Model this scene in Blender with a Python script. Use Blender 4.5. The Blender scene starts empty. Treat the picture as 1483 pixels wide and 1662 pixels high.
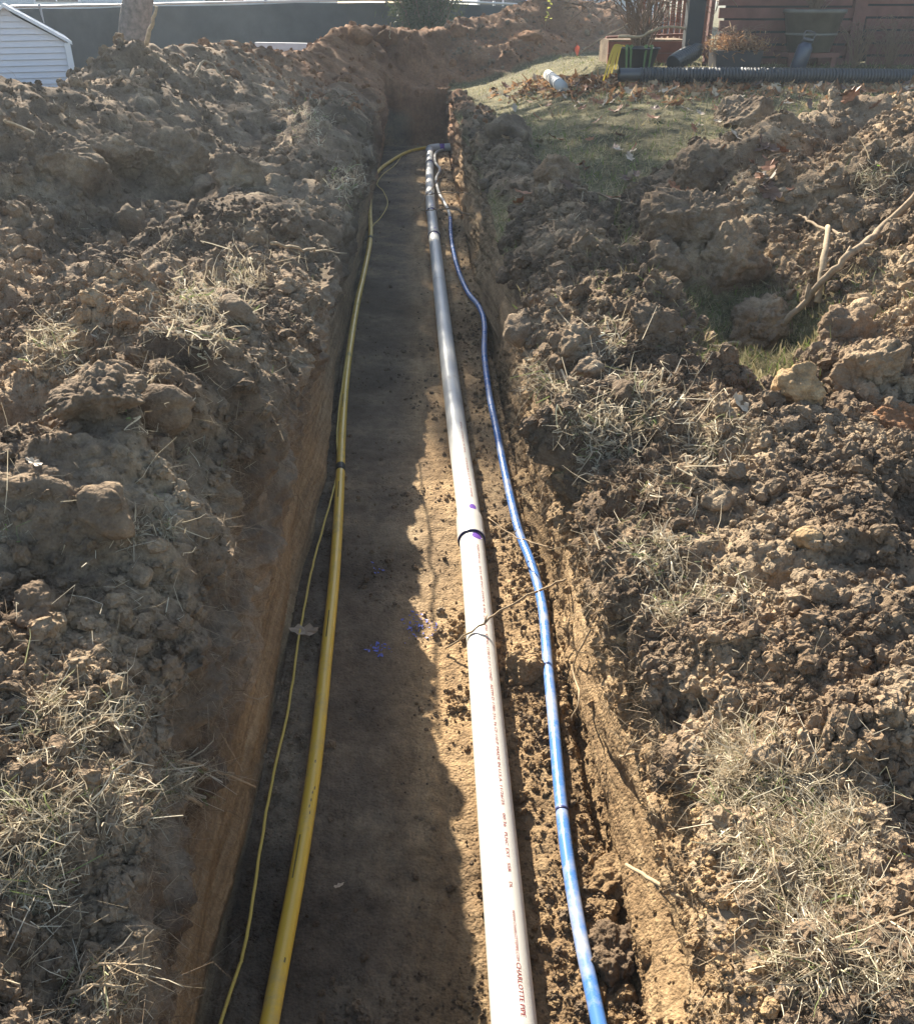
import bpy, math, random
import numpy as np
from mathutils import Vector, Matrix
from mathutils.bvhtree import BVHTree

random.seed(7)
rng = np.random.default_rng(7)
S = bpy.context.scene
COL = S.collection

# ------------------------------------------------------------------ camera
CAM_Z, PITCH, YAW, FPX = 1.25, math.radians(29.97), math.radians(2.37), 1455.0
cam_d = bpy.data.cameras.new('camera')
cam = bpy.data.objects.new('camera', cam_d)
COL.objects.link(cam)
cam.location = (0, 0, CAM_Z)
cam.rotation_euler = (math.radians(90) - PITCH, 0, -YAW)
cam_d.sensor_fit = 'HORIZONTAL'
cam_d.sensor_width = 36
cam_d.lens = FPX / 1483 * 36
cam_d.clip_start = 0.05
cam_d.clip_end = 600
S.camera = cam

# ------------------------------------------------------------------ light
SUN_EL, SUN_AZ = math.radians(30), math.radians(20)      # azimuth: to the left of +Y
w = bpy.data.worlds.new('World')
S.world = w
w.use_nodes = True
nt = w.node_tree
nt.nodes.clear()
sky = nt.nodes.new('ShaderNodeTexSky')
sky.sky_type = 'NISHITA'
sky.sun_disc = False
sky.sun_elevation = SUN_EL
sky.sun_rotation = -SUN_AZ
sky.air_density = 1.2
sky.dust_density = 1.0
sky.ozone_density = 1.6
bg = nt.nodes.new('ShaderNodeBackground')
bg.inputs['Strength'].default_value = 0.07
wo = nt.nodes.new('ShaderNodeOutputWorld')
nt.links.new(sky.outputs[0], bg.inputs[0])
nt.links.new(bg.outputs[0], wo.inputs[0])

sd = bpy.data.lights.new('sun', 'SUN')
sd.energy = 5.0
sd.angle = math.radians(0.55)
sd.color = (1.0, 0.92, 0.78)
sun = bpy.data.objects.new('sun', sd)
COL.objects.link(sun)
sun_dir = Vector((-math.sin(SUN_AZ) * math.cos(SUN_EL), math.cos(SUN_AZ) * math.cos(SUN_EL), math.sin(SUN_EL)))
sun.rotation_euler = sun_dir.to_track_quat('Z', 'Y').to_euler()
sun.location = (-6, 12, 12)

S.view_settings.view_transform = 'Standard'
S.view_settings.look = 'None'
S.view_settings.gamma = 1
S.view_settings.exposure = 1.85
S.render.engine = 'CYCLES'
S.cycles.max_bounces = 5
S.cycles.diffuse_bounces = 3
S.cycles.use_denoising = True

# ------------------------------------------------------------------ pixel -> world
RM = cam.rotation_euler.to_matrix()
def ray(u, v):
    return (RM @ Vector((u - 741.5, 831 - v, -FPX))).normalized()
def at_z(u, v, z):
    d = ray(u, v)
    return Vector((0, 0, CAM_Z)) + d * ((z - CAM_Z) / d.z)
def at_y(u, v, y):
    d = ray(u, v)
    return Vector((0, 0, CAM_Z)) + d * (y / d.y)
def px(u, v, p):                       # metres per photo pixel at point p
    f = RM @ Vector((0, 0, -1))
    return (p - Vector((0, 0, CAM_Z))).dot(f) / FPX

# ------------------------------------------------------------------ numpy noise
def _h(ix, iy, s):
    n = (ix.astype(np.int64) * 374761393 + iy.astype(np.int64) * 668265263 + s * 1442695041) & 0xffffffff
    n = ((n ^ (n >> 13)) * 1274126177) & 0xffffffff
    n = n ^ (n >> 16)
    n = (n * 2246822519) & 0xffffffff
    n = n ^ (n >> 15)
    return (n & 0xffffff).astype(np.float32) / 16777216.0
def vn(x, y, s=0):
    ix, iy = np.floor(x), np.floor(y)
    fx, fy = (x - ix).astype(np.float32), (y - iy).astype(np.float32)
    fx = fx * fx * (3 - 2 * fx); fy = fy * fy * (3 - 2 * fy)
    a, b, c, d = _h(ix, iy, s), _h(ix + 1, iy, s), _h(ix, iy + 1, s), _h(ix + 1, iy + 1, s)
    return (a + (b - a) * fx) * (1 - fy) + (c + (d - c) * fx) * fy
def fbm(x, y, o=4, s=0, g=0.5):
    t = np.zeros(np.broadcast(x, y).shape, np.float32); a = 1.0; tot = 0
    c, sn = 0.8, 0.6
    for i in range(o):
        t += a * vn(x, y, s + i * 17); tot += a
        x, y = (x * c - y * sn) * 2.03 + 5.1, (x * sn + y * c) * 2.03 + 1.7
        a *= g
    return t / tot - 0.5
def domes(x, y, s=0, rmin=0.35, rmax=0.95, lift=0.5):
    """crumbly relief: overlapping round bumps of uneven size, 0..~1"""
    ix, iy = np.floor(x), np.floor(y)
    out = np.zeros(x.shape, np.float32)
    for dx in (-1, 0, 1):
        for dy in (-1, 0, 1):
            cx, cy = ix + dx, iy + dy
            jx, jy = _h(cx, cy, s), _h(cx, cy, s + 5)
            r = rmin + (rmax - rmin) * _h(cx, cy, s + 9) ** 2
            e = 0.7 + 0.6 * _h(cx, cy, s + 23)
            ddx, ddy = (x - cx - jx).astype(np.float32) * e, (y - cy - jy).astype(np.float32) / e
            v = r * r - ddx * ddx - ddy * ddy
            v = np.where(v > 0, np.sqrt(np.maximum(v, 0)) + lift * r * _h(cx, cy, s + 31), 0)
            out = np.maximum(out, v)
    return out
def chunks(x, y, s=0, rmin=0.4, rmax=0.95, tilt=0.9, steep=2.6):
    """angular relief: tilted flat-faced blocks with steep broken sides"""
    ix, iy = np.floor(x), np.floor(y)
    out = np.zeros(x.shape, np.float32)
    for dx in (-1, 0, 1):
        for dy in (-1, 0, 1):
            cx, cy = ix + dx, iy + dy
            r = rmin + (rmax - rmin) * _h(cx, cy, s + 9) ** 1.5
            gx, gy = (_h(cx, cy, s + 2) - .5) * 2 * tilt, (_h(cx, cy, s + 3) - .5) * 2 * tilt
            an = _h(cx, cy, s + 4) * 3.14
            qx, qy = (x - cx - _h(cx, cy, s)).astype(np.float32), (y - cy - _h(cx, cy, s + 5)).astype(np.float32)
            ux, uy = qx * np.cos(an) + qy * np.sin(an), qy * np.cos(an) - qx * np.sin(an)
            d = np.maximum(np.abs(ux) * 1.15, np.abs(uy) * (.8 + .3 * r)) * .75 + .25 * np.hypot(ux, uy)
            v = np.minimum(r * (.35 + .5 * _h(cx, cy, s + 7)) + gx * qx + gy * qy, steep * (r - d))
            out = np.maximum(out, v)
    return out
def ss(a, b, x):
    t = np.clip((x - a) / (b - a), 0, 1)
    return t * t * (3 - 2 * t)

# 3-D helpers for the small meshes
def _h3(ix, iy, iz, s):
    return _h(ix + iz * 57, iy + iz * 131, s)
def vn3(p, s=0):
    i = np.floor(p); f = p - i; f = f * f * (3 - 2 * f)
    out = 0
    for dx in (0, 1):
        for dy in (0, 1):
            for dz in (0, 1):
                wgt = (f[:, 0] if dx else 1 - f[:, 0]) * (f[:, 1] if dy else 1 - f[:, 1]) * (f[:, 2] if dz else 1 - f[:, 2])
                out = out + wgt * _h3(i[:, 0] + dx, i[:, 1] + dy, i[:, 2] + dz, s)
    return out
def fbm3(p, o=4, s=0, g=0.5):
    t = 0; a = 1; tot = 0
    for k in range(o):
        t = t + a * vn3(p, s + 13 * k); tot += a; a *= g
        p = p * 2.07 + 3.3
    return t / tot - 0.5
def domes3(p, s=0):
    i = np.floor(p); out = np.zeros(len(p))
    for dx in (-1, 0, 1):
        for dy in (-1, 0, 1):
            for dz in (-1, 0, 1):
                c = i + np.array([dx, dy, dz])
                j = np.stack([_h3(c[:, 0], c[:, 1], c[:, 2], s + k) for k in (1, 2, 3)], 1)
                r = 0.35 + 0.55 * _h3(c[:, 0], c[:, 1], c[:, 2], s + 4) ** 2
                v = r * r - ((p - c - j) ** 2).sum(1)
                out = np.maximum(out, np.sqrt(np.maximum(v, 0)))
    return out

# ------------------------------------------------------------------ object helpers
def tag(o, label=None, cat=None, group=None, kind=None):
    if label: o['label'] = label
    if cat: o['category'] = cat
    if group: o['group'] = group
    if kind: o['kind'] = kind
    return o
def link(name, me, mat=None, parent=None, smooth=False):
    if mat is not None and len(me.materials) == 0:
        me.materials.append(mat)
    if smooth:
        me.polygons.foreach_set('use_smooth', np.ones(len(me.polygons), bool))
    o = bpy.data.objects.new(name, me)
    COL.objects.link(o)
    if parent is not None: o.parent = parent
    return o
def empty(name, loc=(0, 0, 0), rz=0.0):
    o = bpy.data.objects.new(name, None)
    COL.objects.link(o)
    o.location = loc; o.rotation_euler = (0, 0, rz)
    o.empty_display_size = 0.1
    return o
def npmesh(name, V, F):
    """V (n,3), F (m,k) all faces of one size"""
    V = np.asarray(V, np.float32); F = np.asarray(F, np.int32)
    me = bpy.data.meshes.new(name)
    me.vertices.add(len(V)); me.vertices.foreach_set('co', V.ravel())
    m, k = F.shape
    me.loops.add(m * k); me.loops.foreach_set('vertex_index', F.ravel())
    me.polygons.add(m)
    me.polygons.foreach_set('loop_start', np.arange(m, dtype=np.int32) * k)
    me.polygons.foreach_set('loop_total', np.full(m, k, np.int32))
    me.update(calc_edges=True)
    return me
class MB:
    """collects simple shapes and links them as one mesh"""
    def __init__(s): s.v = []; s.f = []
    def box(s, c, size, rot=None, taper=1.0):
        x, y, z = (k / 2 for k in size); b = len(s.v)
        for dz in (-1, 1):
            t = taper if dz > 0 else 1.0
            for dx, dy in ((-1, -1), (1, -1), (1, 1), (-1, 1)):
                p = Vector((dx * x * t, dy * y * t, dz * z))
                if rot is not None: p = rot @ p
                s.v.append(p + Vector(c))
        for f in ((0, 3, 2, 1), (4, 5, 6, 7), (0, 1, 5, 4), (1, 2, 6, 5), (2, 3, 7, 6), (3, 0, 4, 7)):
            s.f.append([b + k for k in f])
        return s
    def tube(s, pts, rad, n=10, caps=True, ang0=0.0):
        P = [Vector(p) for p in pts]; b = len(s.v); m = len(P)
        r = rad if hasattr(rad, '__len__') else [rad] * m
        T = [(P[min(i + 1, m - 1)] - P[max(i - 1, 0)]).normalized() for i in range(m)]
        up = Vector((0, 0, 1)) if abs(T[0].z) < 0.9 else Vector((0, 1, 0))
        N = (up - T[0] * up.dot(T[0])).normalized()
        for i in range(m):
            N = (N - T[i] * N.dot(T[i])).normalized()
            B = T[i].cross(N)
            for k in range(n):
                a = ang0 + 2 * math.pi * k / n
                s.v.append(P[i] + (N * math.cos(a) + B * math.sin(a)) * r[i])
        for i in range(m - 1):
            for k in range(n):
                k2 = (k + 1) % n
                s.f.append([b + i * n + k, b + i * n + k2, b + (i + 1) * n + k2, b + (i + 1) * n + k])
        if caps:
            s.f.append([b + k for k in range(n)][::-1]); s.f.append([b + (m - 1) * n + k for k in range(n)])
        return s
    def lathe(s, prof, c=(0, 0, 0), n=28, rot=None):
        b = len(s.v); m = len(prof)
        for r, z in prof:
            for k in range(n):
                a = 2 * math.pi * k / n
                p = Vector((r * math.cos(a), r * math.sin(a), z))
                if rot is not None: p = rot @ p
                s.v.append(p + Vector(c))
        for i in range(m - 1):
            for k in range(n):
                k2 = (k + 1) % n
                s.f.append([b + i * n + k, b + i * n + k2, b + (i + 1) * n + k2, b + (i + 1) * n + k])
        return s
    def poly(s, pts):
        b = len(s.v); s.v += [Vector(p) for p in pts]; s.f.append(list(range(b, b + len(pts)))); return s
    def prism(s, pts, off):
        off = Vector(off); n = len(pts); b = len(s.v)
        s.v += [Vector(p) for p in pts] + [Vector(p) + off for p in pts]
        s.f.append([b + k for k in range(n)]); s.f.append([b + n + k for k in range(n)][::-1])
        for k in range(n):
            k2 = (k + 1) % n
            s.f.append([b + k, b + n + k, b + n + k2, b + k2])
        return s
    def build(s, name, mat, parent=None, smooth=False):
        me = bpy.data.meshes.new(name)
        me.from_pydata([tuple(v) for v in s.v], [], s.f)
        me.update()
        return link(name, me, mat, parent, smooth)
def spline(pts, n=8):
    P = [Vector(p) for p in pts]; out = []
    P = [P[0] * 2 - P[1]] + P + [P[-1] * 2 - P[-2]]
    for i in range(1, len(P) - 2):
        a, b, c, d = P[i - 1], P[i], P[i + 1], P[i + 2]
        for k in range(n):
            t = k / n
            out.append(0.5 * (2 * b + (c - a) * t + (2 * a - 5 * b + 4 * c - d) * t * t + (3 * b - a - 3 * c + d) * t ** 3))
    out.append(P[-2])
    return out
def wob(pts, amp, seed=0):
    r = random.Random(seed)
    return [Vector(p) + Vector((r.uniform(-amp, amp), r.uniform(-amp, amp), r.uniform(-amp, amp))) for p in pts]

# ------------------------------------------------------------------ materials
class Mat:
    def __init__(s, name, rough=0.8, spec=0.3):
        s.m = bpy.data.materials.new(name); s.m.use_nodes = True
        s.t = s.m.node_tree; s.n = s.t.nodes; s.b = s.n['Principled BSDF']
        s.b.inputs['Roughness'].default_value = rough
        s.b.inputs['Specular IOR Level'].default_value = spec
        s.co = s.n.new('ShaderNodeTexCoord').outputs['Object']
    def add(s, typ, **kw):
        n = s.n.new(typ)
        for k, v in kw.items(): setattr(n, k, v)
        return n
    def L(s, a, b): s.t.links.new(a, b)
    def scaled(s, sc):
        m = s.add('ShaderNodeMapping'); m.inputs['Scale'].default_value = sc
        s.L(s.co, m.inputs['Vector']); return m.outputs[0]
    def noise(s, scale, detail=6, rough=0.6, vec=None, dist=0.0):
        n = s.add('ShaderNodeTexNoise'); n.inputs['Scale'].default_value = scale
        n.inputs['Detail'].default_value = detail; n.inputs['Roughness'].default_value = rough
        n.inputs['Distortion'].default_value = dist
        s.L(vec or s.co, n.inputs['Vector']); return n.outputs['Fac']
    def ramp(s, fac, stops):
        r = s.add('ShaderNodeValToRGB'); e = r.color_ramp.elements
        while len(e) < len(stops): e.new(0.5)
        for k, (p, c) in enumerate(stops):
            e[k].position = p; e[k].color = tuple(c) + (1,) if len(c) == 3 else c
        s.L(fac, r.inputs[0]); return r.outputs[0]
    def mix(s, fac, a, b, mode='MIX'):
        m = s.add('ShaderNodeMix', data_type='RGBA', blend_type=mode)
        for sock, v in ((m.inputs[0], fac), (m.inputs[6], a), (m.inputs[7], b)):
            if isinstance(v, (int, float)): sock.default_value = v
            elif isinstance(v, tuple): sock.default_value = v + (1,) if len(v) == 3 else v
            else: s.L(v, sock)
        return m.outputs[2]
    def math(s, op, a, b=0.0):
        m = s.add('ShaderNodeMath', operation=op)
        for k, v in enumerate((a, b)):
            if isinstance(v, (int, float)): m.inputs[k].default_value = v
            else: s.L(v, m.inputs[k])
        return m.outputs[0]
    def color(s, c):
        if isinstance(c, tuple): s.b.inputs['Base Color'].default_value = c + (1,)
        else: s.L(c, s.b.inputs['Base Color'])
        return s
    def bump(s, h, dist=0.003, strength=1.0):
        b = s.add('ShaderNodeBump'); b.inputs['Distance'].default_value = dist
        b.inputs['Strength'].default_value = strength
        s.L(h, b.inputs['Height']); s.L(b.outputs[0], s.b.inputs['Normal']); return s

def soil_mat(name, zones=True, base='top'):
    M = Mat(name, 0.95, 0.12)
    M.co = M.n.new('ShaderNodeNewGeometry').outputs['Position']
    n1 = M.noise(3.1, 6, 0.6); n2 = M.noise(26, 5, 0.65); n3 = M.noise(160, 3, 0.6)
    top = M.ramp(n1, [(0.3, (0.105, 0.075, 0.052)), (0.5, (0.215, 0.156, 0.104)), (0.68, (0.37, 0.285, 0.190))])
    st = M.scaled((5.0, 0.8, 22.0))
    nstk = M.noise(3.0, 5, 0.6, st)
    clay = M.ramp(nstk, [(0.25, (0.20, 0.135, 0.078)), (0.5, (0.36, 0.245, 0.135)), (0.75, (0.50, 0.365, 0.21))])
    red = M.ramp(n1, [(0.3, (0.19, 0.095, 0.048)), (0.7, (0.33, 0.185, 0.10))])
    lawn = M.ramp(n2, [(0.35, (0.085, 0.078, 0.036)), (0.55, (0.16, 0.14, 0.07)), (0.75, (0.25, 0.21, 0.12))])
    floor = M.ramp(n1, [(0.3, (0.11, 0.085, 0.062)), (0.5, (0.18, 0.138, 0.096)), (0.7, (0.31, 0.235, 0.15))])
    if zones:
        at = M.add('ShaderNodeAttribute', attribute_name='zone')
        sp = M.add('ShaderNodeSeparateColor'); M.L(at.outputs['Color'], sp.inputs[0])
        c = M.mix(sp.outputs[0], top, clay); c = M.mix(sp.outputs[1], c, red)
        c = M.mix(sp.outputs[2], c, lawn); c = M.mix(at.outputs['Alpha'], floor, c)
    else:
        c = {'top': top, 'clay': clay, 'red': red, 'floor': floor}[base]
    v = M.ramp(n2, [(0.3, (0.72, 0.70, 0.68)), (0.55, (1.0, 1.0, 1.0)), (0.75, (1.28, 1.25, 1.2))])
    c = M.mix(1.0, c, v, 'MULTIPLY')
    nb2 = M.noise(0.9, 4, 0.55)
    c = M.mix(1.0, c, M.ramp(nb2, [(0.35, (0.66, 0.64, 0.63)), (0.5, (1.0, 1.0, 1.0)), (0.66, (1.22, 1.16, 1.08))]), 'MULTIPLY')
    v2 = M.ramp(n3, [(0.35, (0.82, 0.82, 0.82)), (0.6, (1.0, 1.0, 1.0)), (0.78, (1.3, 1.28, 1.22))])
    c = M.mix(1.0, c, v2, 'MULTIPLY')
    M.color(c)
    vo = M.add('ShaderNodeTexVoronoi'); vo.inputs['Scale'].default_value = 95
    M.L(M.co, vo.inputs['Vector'])
    hh = M.math('MULTIPLY', vo.outputs['Distance'], -0.8)
    hh = M.math('ADD', hh, n3); hh = M.math('ADD', hh, M.noise(60, 4, 0.7))
    M.bump(hh, 0.006, 0.9)
    return M.m
def plain(name, col, rough=0.6, spec=0.4, var=0.15, scale=12.0, bump=0.0, metal=0.0):
    M = Mat(name, rough, spec)
    n = M.noise(scale, 5, 0.6)
    lo = tuple(c * (1 - var) for c in col); hi = tuple(min(1, c * (1 + var)) for c in col)
    M.color(M.ramp(n, [(0.3, lo), (0.7, hi)]))
    if bump: M.bump(M.noise(scale * 6, 4, 0.6), bump, 1.0)
    M.b.inputs['Metallic'].default_value = metal
    return M.m
SOIL = soil_mat('soil')
SOIL_TOP = soil_mat('topsoil_clod', False, 'top')
SOIL_CLAY = soil_mat('clay_clod', False, 'clay')
SOIL_RED = soil_mat('red_clay_clod', False, 'red')
SOIL_FLOOR = soil_mat('floor_soil', False, 'floor')
SOIL_FLOORC = SOIL_TOP
def strand(name, stops, trans=0.25):
    M = Mat(name, 0.7, 0.2)
    g = M.add('ShaderNodeNewGeometry')
    c = M.ramp(g.outputs['Random Per Island'], stops)
    M.color(c)
    try:
        tr = M.add('ShaderNodeBsdfTranslucent'); M.L(c, tr.inputs[0])
        mx = M.add('ShaderNodeMixShader'); mx.inputs[0].default_value = trans
        M.L(M.b.outputs[0], mx.inputs[1]); M.L(tr.outputs[0], mx.inputs[2])
        M.L(mx.outputs[0], M.n['Material Output'].inputs[0])
    except Exception: pass
    return M.m
STRAW = strand('straw', [(0.0, (0.26, 0.20, 0.13)), (0.4, (0.46, 0.38, 0.26)), (0.92, (0.72, 0.63, 0.47)), (0.96, (0.22, 0.26, 0.10))])
ROOTM = strand('root_fibre', [(0.0, (0.12, 0.08, 0.05)), (0.5, (0.26, 0.19, 0.12)), (1.0, (0.42, 0.33, 0.22))], 0.1)
LAWNM = strand('lawn_blade', [(0.0, (0.13, 0.11, 0.055)), (0.35, (0.30, 0.25, 0.14)), (0.68, (0.44, 0.38, 0.23)), (0.74, (0.10, 0.14, 0.03)), (1.0, (0.17, 0.22, 0.06))], 0.35)
WEED = strand('weed_leaf', [(0.0, (0.10, 0.16, 0.04)), (1.0, (0.20, 0.27, 0.07))], 0.4)
BARK = plain('bark', (0.16, 0.12, 0.09), 0.9, 0.1, 0.4, 20, 0.01)
TWIG = plain('twig_bark', (0.30, 0.22, 0.14), 0.85, 0.2, 0.3, 30, 0.002)
PALEROOT = plain('pale_root', (0.36, 0.27, 0.17), 0.85, 0.2, 0.3, 40, 0.001)

# ------------------------------------------------------------------ terrain
Y_END = 14.8
FLOOR_Z = -0.75
RIDGE_L = [(-3.6, 3.7, .10, 1.0), (-3.1, 5.0, .42, 1.4), (-2.75, 6.4, .62, 1.5), (-2.6, 7.8, .56, 1.5), (-2.5, 9.2, .66, 1.6),
           (-2.05, 12.0, .70, 1.4), (-1.5, 14.0, .52, 1.0), (-.85, 16.1, .78, 1.25), (.75, 17.1, .92, 1.6), (1.9, 18.0, .74, 1.5),
           (3.0, 19.0, .88, 1.6), (4.0, 19.6, .55, 1.3), (5.2, 20, .1, 1)]
RIDGE_LL = [(-5.5, 4.5, .3, 2.0), (-5.2, 7.0, .42, 2.0), (-4.6, 10, .36, 1.8)]
RIDGE_R = [(1.9, 2.3, .12, .9), (2.35, 3.3, .30, .9), (2.5, 4.3, .42, .95), (2.75, 5.4, .46, 1.05), (3.3, 6.3, .42, 1.1), (4.6, 7.2, .45, 1.3)]
RIDGE_R2 = [(1.35, 4.55, .16, .45), (1.75, 4.9, .22, .6), (2.3, 5.6, .3, .7)]
RIDGE_R3 = [(1.6, 5.0, .14, .5), (1.8, 5.7, .22, .6), (2.25, 6.4, .34, .8), (3.2, 6.9, .34, 1.0)]
LIP_R = [(.75, -1, .10, .45), (.95, 1.6, .09, .6), (.85, 3.0, .11, .5), (.80, 4.4, .15, .45), (.85, 5.6, .17, .42), (.80, 7.0, .12, .36), (.72, 8.6, .13, .3), (.65, 10, .08, .25), (.62, 13.5, .10, .25)]
LIP_L = [(-.80, -1, .16, .45), (-.80, 1.2, .24, .5), (-.78, 1.9, .30, .5), (-.80, 2.9, .26, .5), (-1.2, 3.5, .22, .8), (-1.0, 4.2, .10, .6), (-.95, 6, .13, .6), (-.9, 9, .2, .6), (-.9, 13, .25, .6)]
def ridge(x, y, pts):
    h = np.zeros(x.shape, np.float32)
    for (x0, y0, z0, w0), (x1, y1, z1, w1) in zip(pts[:-1], pts[1:]):
        dx, dy = x1 - x0, y1 - y0
        t = np.clip(((x - x0) * dx + (y - y0) * dy) / (dx * dx + dy * dy), 0, 1)
        d = np.hypot(x - x0 - t * dx, y - y0 - t * dy)
        p = np.clip(1 - d / (w0 + (w1 - w0) * t), 0, 1)
        h = np.maximum(h, (z0 + (z1 - z0) * t) * (0.45 * p + 0.55 * p * p * (3 - 2 * p)))
    return h
def lawn_z(x, y):
    return (0.37 * ss(3.8, 10.7, y) + 0.15 * ss(11.05, 11.4, y) * ss(1.8, 2.3, x) * ss(14, 13, y)) * ss(0.55, 2.5, x) + 0.02 * fbm(x * .7, y * .7, 2, 90)
def height(x, y):
    wx = x + 0.30 * fbm(x * 1.3, y * 1.3, 3, 11); wy = y + 0.45 * fbm(x * 1.3 + 9, y * 1.3, 3, 12)
    z = lawn_z(x, y)
    L = np.maximum(ridge(wx, wy, RIDGE_L), ridge(wx, wy, RIDGE_LL)); R = np.maximum(np.maximum(ridge(wx, wy, RIDGE_R), ridge(wx, wy, RIDGE_R2)), ridge(wx, wy, RIDGE_R3))
    l = np.maximum(ridge(wx, wy, LIP_R), ridge(wx, wy, LIP_L))
    heap = np.maximum(L, R)
    heap = heap * (1 + 0.55 * fbm(x * 1.1, y * 1.1, 4, 21))
    spoil = np.maximum(heap, l)
    # loose spoil amount also covers the low ground on the left and the near right
    cover = np.where(x < 0, ss(-0.3, -0.7, x) * ss(30, 22, y), ss(3.9, 2.9, y + 0.35 * (x - 1))) * 0.06
    spoil = spoil + cover
    return z + spoil, spoil
def grid():
    k = 0.0034
    ys = list(np.linspace(-5, 0.45, 18)); y = 0.45
    while y < 23:
        ys.append(y)
        d = math.sqrt(y * y + 1.5 * 1.5)
        dy = k * d
        if Y_END - 0.12 < y < Y_END + 0.16: dy = 0.009
        y += dy
    ys += [23.2, 24, 25.5, 28, 32, 38, 48, 65, 100, 180]
    ys = np.array(ys)
    nb, nw, nf = 330, 112, 176
    xl = -0.50 + 0.05 * fbm(ys * 1.1, ys * 0 + 3, 3, 41) + 0.03 * fbm(ys * 6, ys * 0, 3, 43)
    xr = 0.49 + 0.05 * fbm(ys * 1.1, ys * 0 + 8, 3, 45) + 0.03 * fbm(ys * 6, ys * 0 + 2, 3, 46)
    xbl = -0.51 + 0.02 * fbm(ys * 1.4, ys * 0 + 3, 2, 47); xbr = 0.46 + 0.02 * fbm(ys * 1.2, ys * 0, 2, 48)
    W = 1.15 + 0.62 * np.maximum(ys, 0.3)
    tb = np.linspace(0, 1, nb - 9) ** 1.12
    far = np.array([1.05, 1.15, 1.3, 1.6, 2.1, 3.0, 5.0, 9.0, 18.0])
    tb = np.concatenate([tb, far])
    X, Y, A, Z0, zone = [], [], [], [], []
    YY = ys[:, None]
    dn = 1 - ss(Y_END, Y_END + 0.10, ys)                         # 1 inside the trench
    # banks
    XL = xl[:, None] - W[:, None] * tb[None, ::-1]; XR = xr[:, None] + W[:, None] * tb[None, :]
    zL, sL = height(XL, YY + 0 * XL); zR, sR = height(XR, YY + 0 * XR)
    # rounded, broken lips
    lipn = 0.03 + 0.05 * vn(ys * 3.3, ys * 0, 51)[:, None]
    zL = zL - lipn * np.exp(-(xl[:, None] - XL) / 0.06) * dn[:, None]
    zR = zR - lipn * np.exp(-(XR - xr[:, None]) / 0.06) * dn[:, None]
    # walls
    tw = np.linspace(0, 1, nw + 1)[1:]
    ztl, ztr = zL[:, -1:], zR[:, :1]
    XWL = xl[:, None] + (xbl - xl)[:, None] * tw; ZWL = ztl + (FLOOR_Z - ztl) * tw * dn[:, None]
    ledge = 0.055 * ss(0.36, 0.42, tw)[None, :] * (0.4 + 1.2 * vn(ys * 0.9, ys * 0, 61))[:, None]
    XWR = xr[:, None] + (xbr - xr)[:, None] * tw
    flare = 0.10 * np.exp(-tw / 0.16)[None, :]
    XWR = XWR + 0.035 * (1 - ss(0.30, 0.42, tw))[None, :] * vn(ys * .8, ys * 0, 62)[:, None] - 0.02 * ss(.8, 1, tw)[None, :] * vn(ys * 2, ys * 0, 63)[:, None]
    ZWR = ztr + (FLOOR_Z - ztr) * tw * dn[:, None]
    # floor (interior columns)
    tf = np.linspace(0, 1, nf + 2)[1:-1]
    XF = XWL[:, -1:] + (XWR[:, -1:] - XWL[:, -1:]) * tf
    hF, sF = height(XF, YY + 0 * XF)
    dent = 0.018 * fbm(XF * 2.5, YY * 1.2 + 0 * XF, 3, 71)
    berm = 0.022 * ss(0.3, 0.44, XF) * vn(XF * 2, YY * 1.5 + 0 * XF, 72)
    ZF = (FLOOR_Z + dent + berm) * dn[:, None] + hF * (1 - dn[:, None])
    XWRr, ZWRr = XWR[:, ::-1], ZWR[:, ::-1]
    XX = np.concatenate([XL, XWL, XF, XWRr, XR], 1)
    ZZ = np.concatenate([zL, ZWL, ZF, ZWRr, zR], 1)
    YYY = np.repeat(ys[:, None], XX.shape[1], 1)
    SP = np.concatenate([sL, 0 * XWL, sF * (1 - dn[:, None]), 0 * XWR, sR], 1)
    reg = np.concatenate([np.full(nb, 0), np.full(nw, 1), np.full(nf, 2), np.full(nw, 3), np.full(nb, 4)])
    # signed arc length across
    depth = -FLOOR_Z
    d2 = dn[:, None]
    a = np.concatenate([XL, XWL + depth * tw[None, :] * d2, XF, XWRr - depth * tw[None, ::-1] * d2, XR], 1)
    return XX, YYY, ZZ, SP, a, reg, dn, (nb, nw, nf), tw
XX, YY, ZZ, SP, AA, REG, DN, (nb, nw, nf), TW = grid()
nr, nc = XX.shape
def normals(X, Y, Z):
    du = np.stack([np.gradient(X, axis=1), np.gradient(Y, axis=1), np.gradient(Z, axis=1)], -1)
    dv = np.stack([np.gradient(X, axis=0), np.gradient(Y, axis=0), np.gradient(Z, axis=0)], -1)
    n = np.cross(du, dv)
    n /= np.maximum(np.linalg.norm(n, axis=-1, keepdims=True), 1e-9)
    return n
N0 = normals(XX, YY, ZZ)
# smooth the normals a little across columns so the lips do not fold
for _ in range(6):
    N0[:, 1:-1] = (N0[:, :-2] + 2 * N0[:, 1:-1] + N0[:, 2:]) / 4
N0 /= np.maximum(np.linalg.norm(N0, axis=-1, keepdims=True), 1e-9)
R_ = np.broadcast_to(REG[None, :], XX.shape)
bank = (R_ == 0) | (R_ == 4); wall = (R_ == 1) | (R_ == 3); flr = R_ == 2
far_floor = flr & (DN[:, None] < 0.5)
dist = np.sqrt(XX ** 2 + YY ** 2 + (ZZ - CAM_Z) ** 2)
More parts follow.
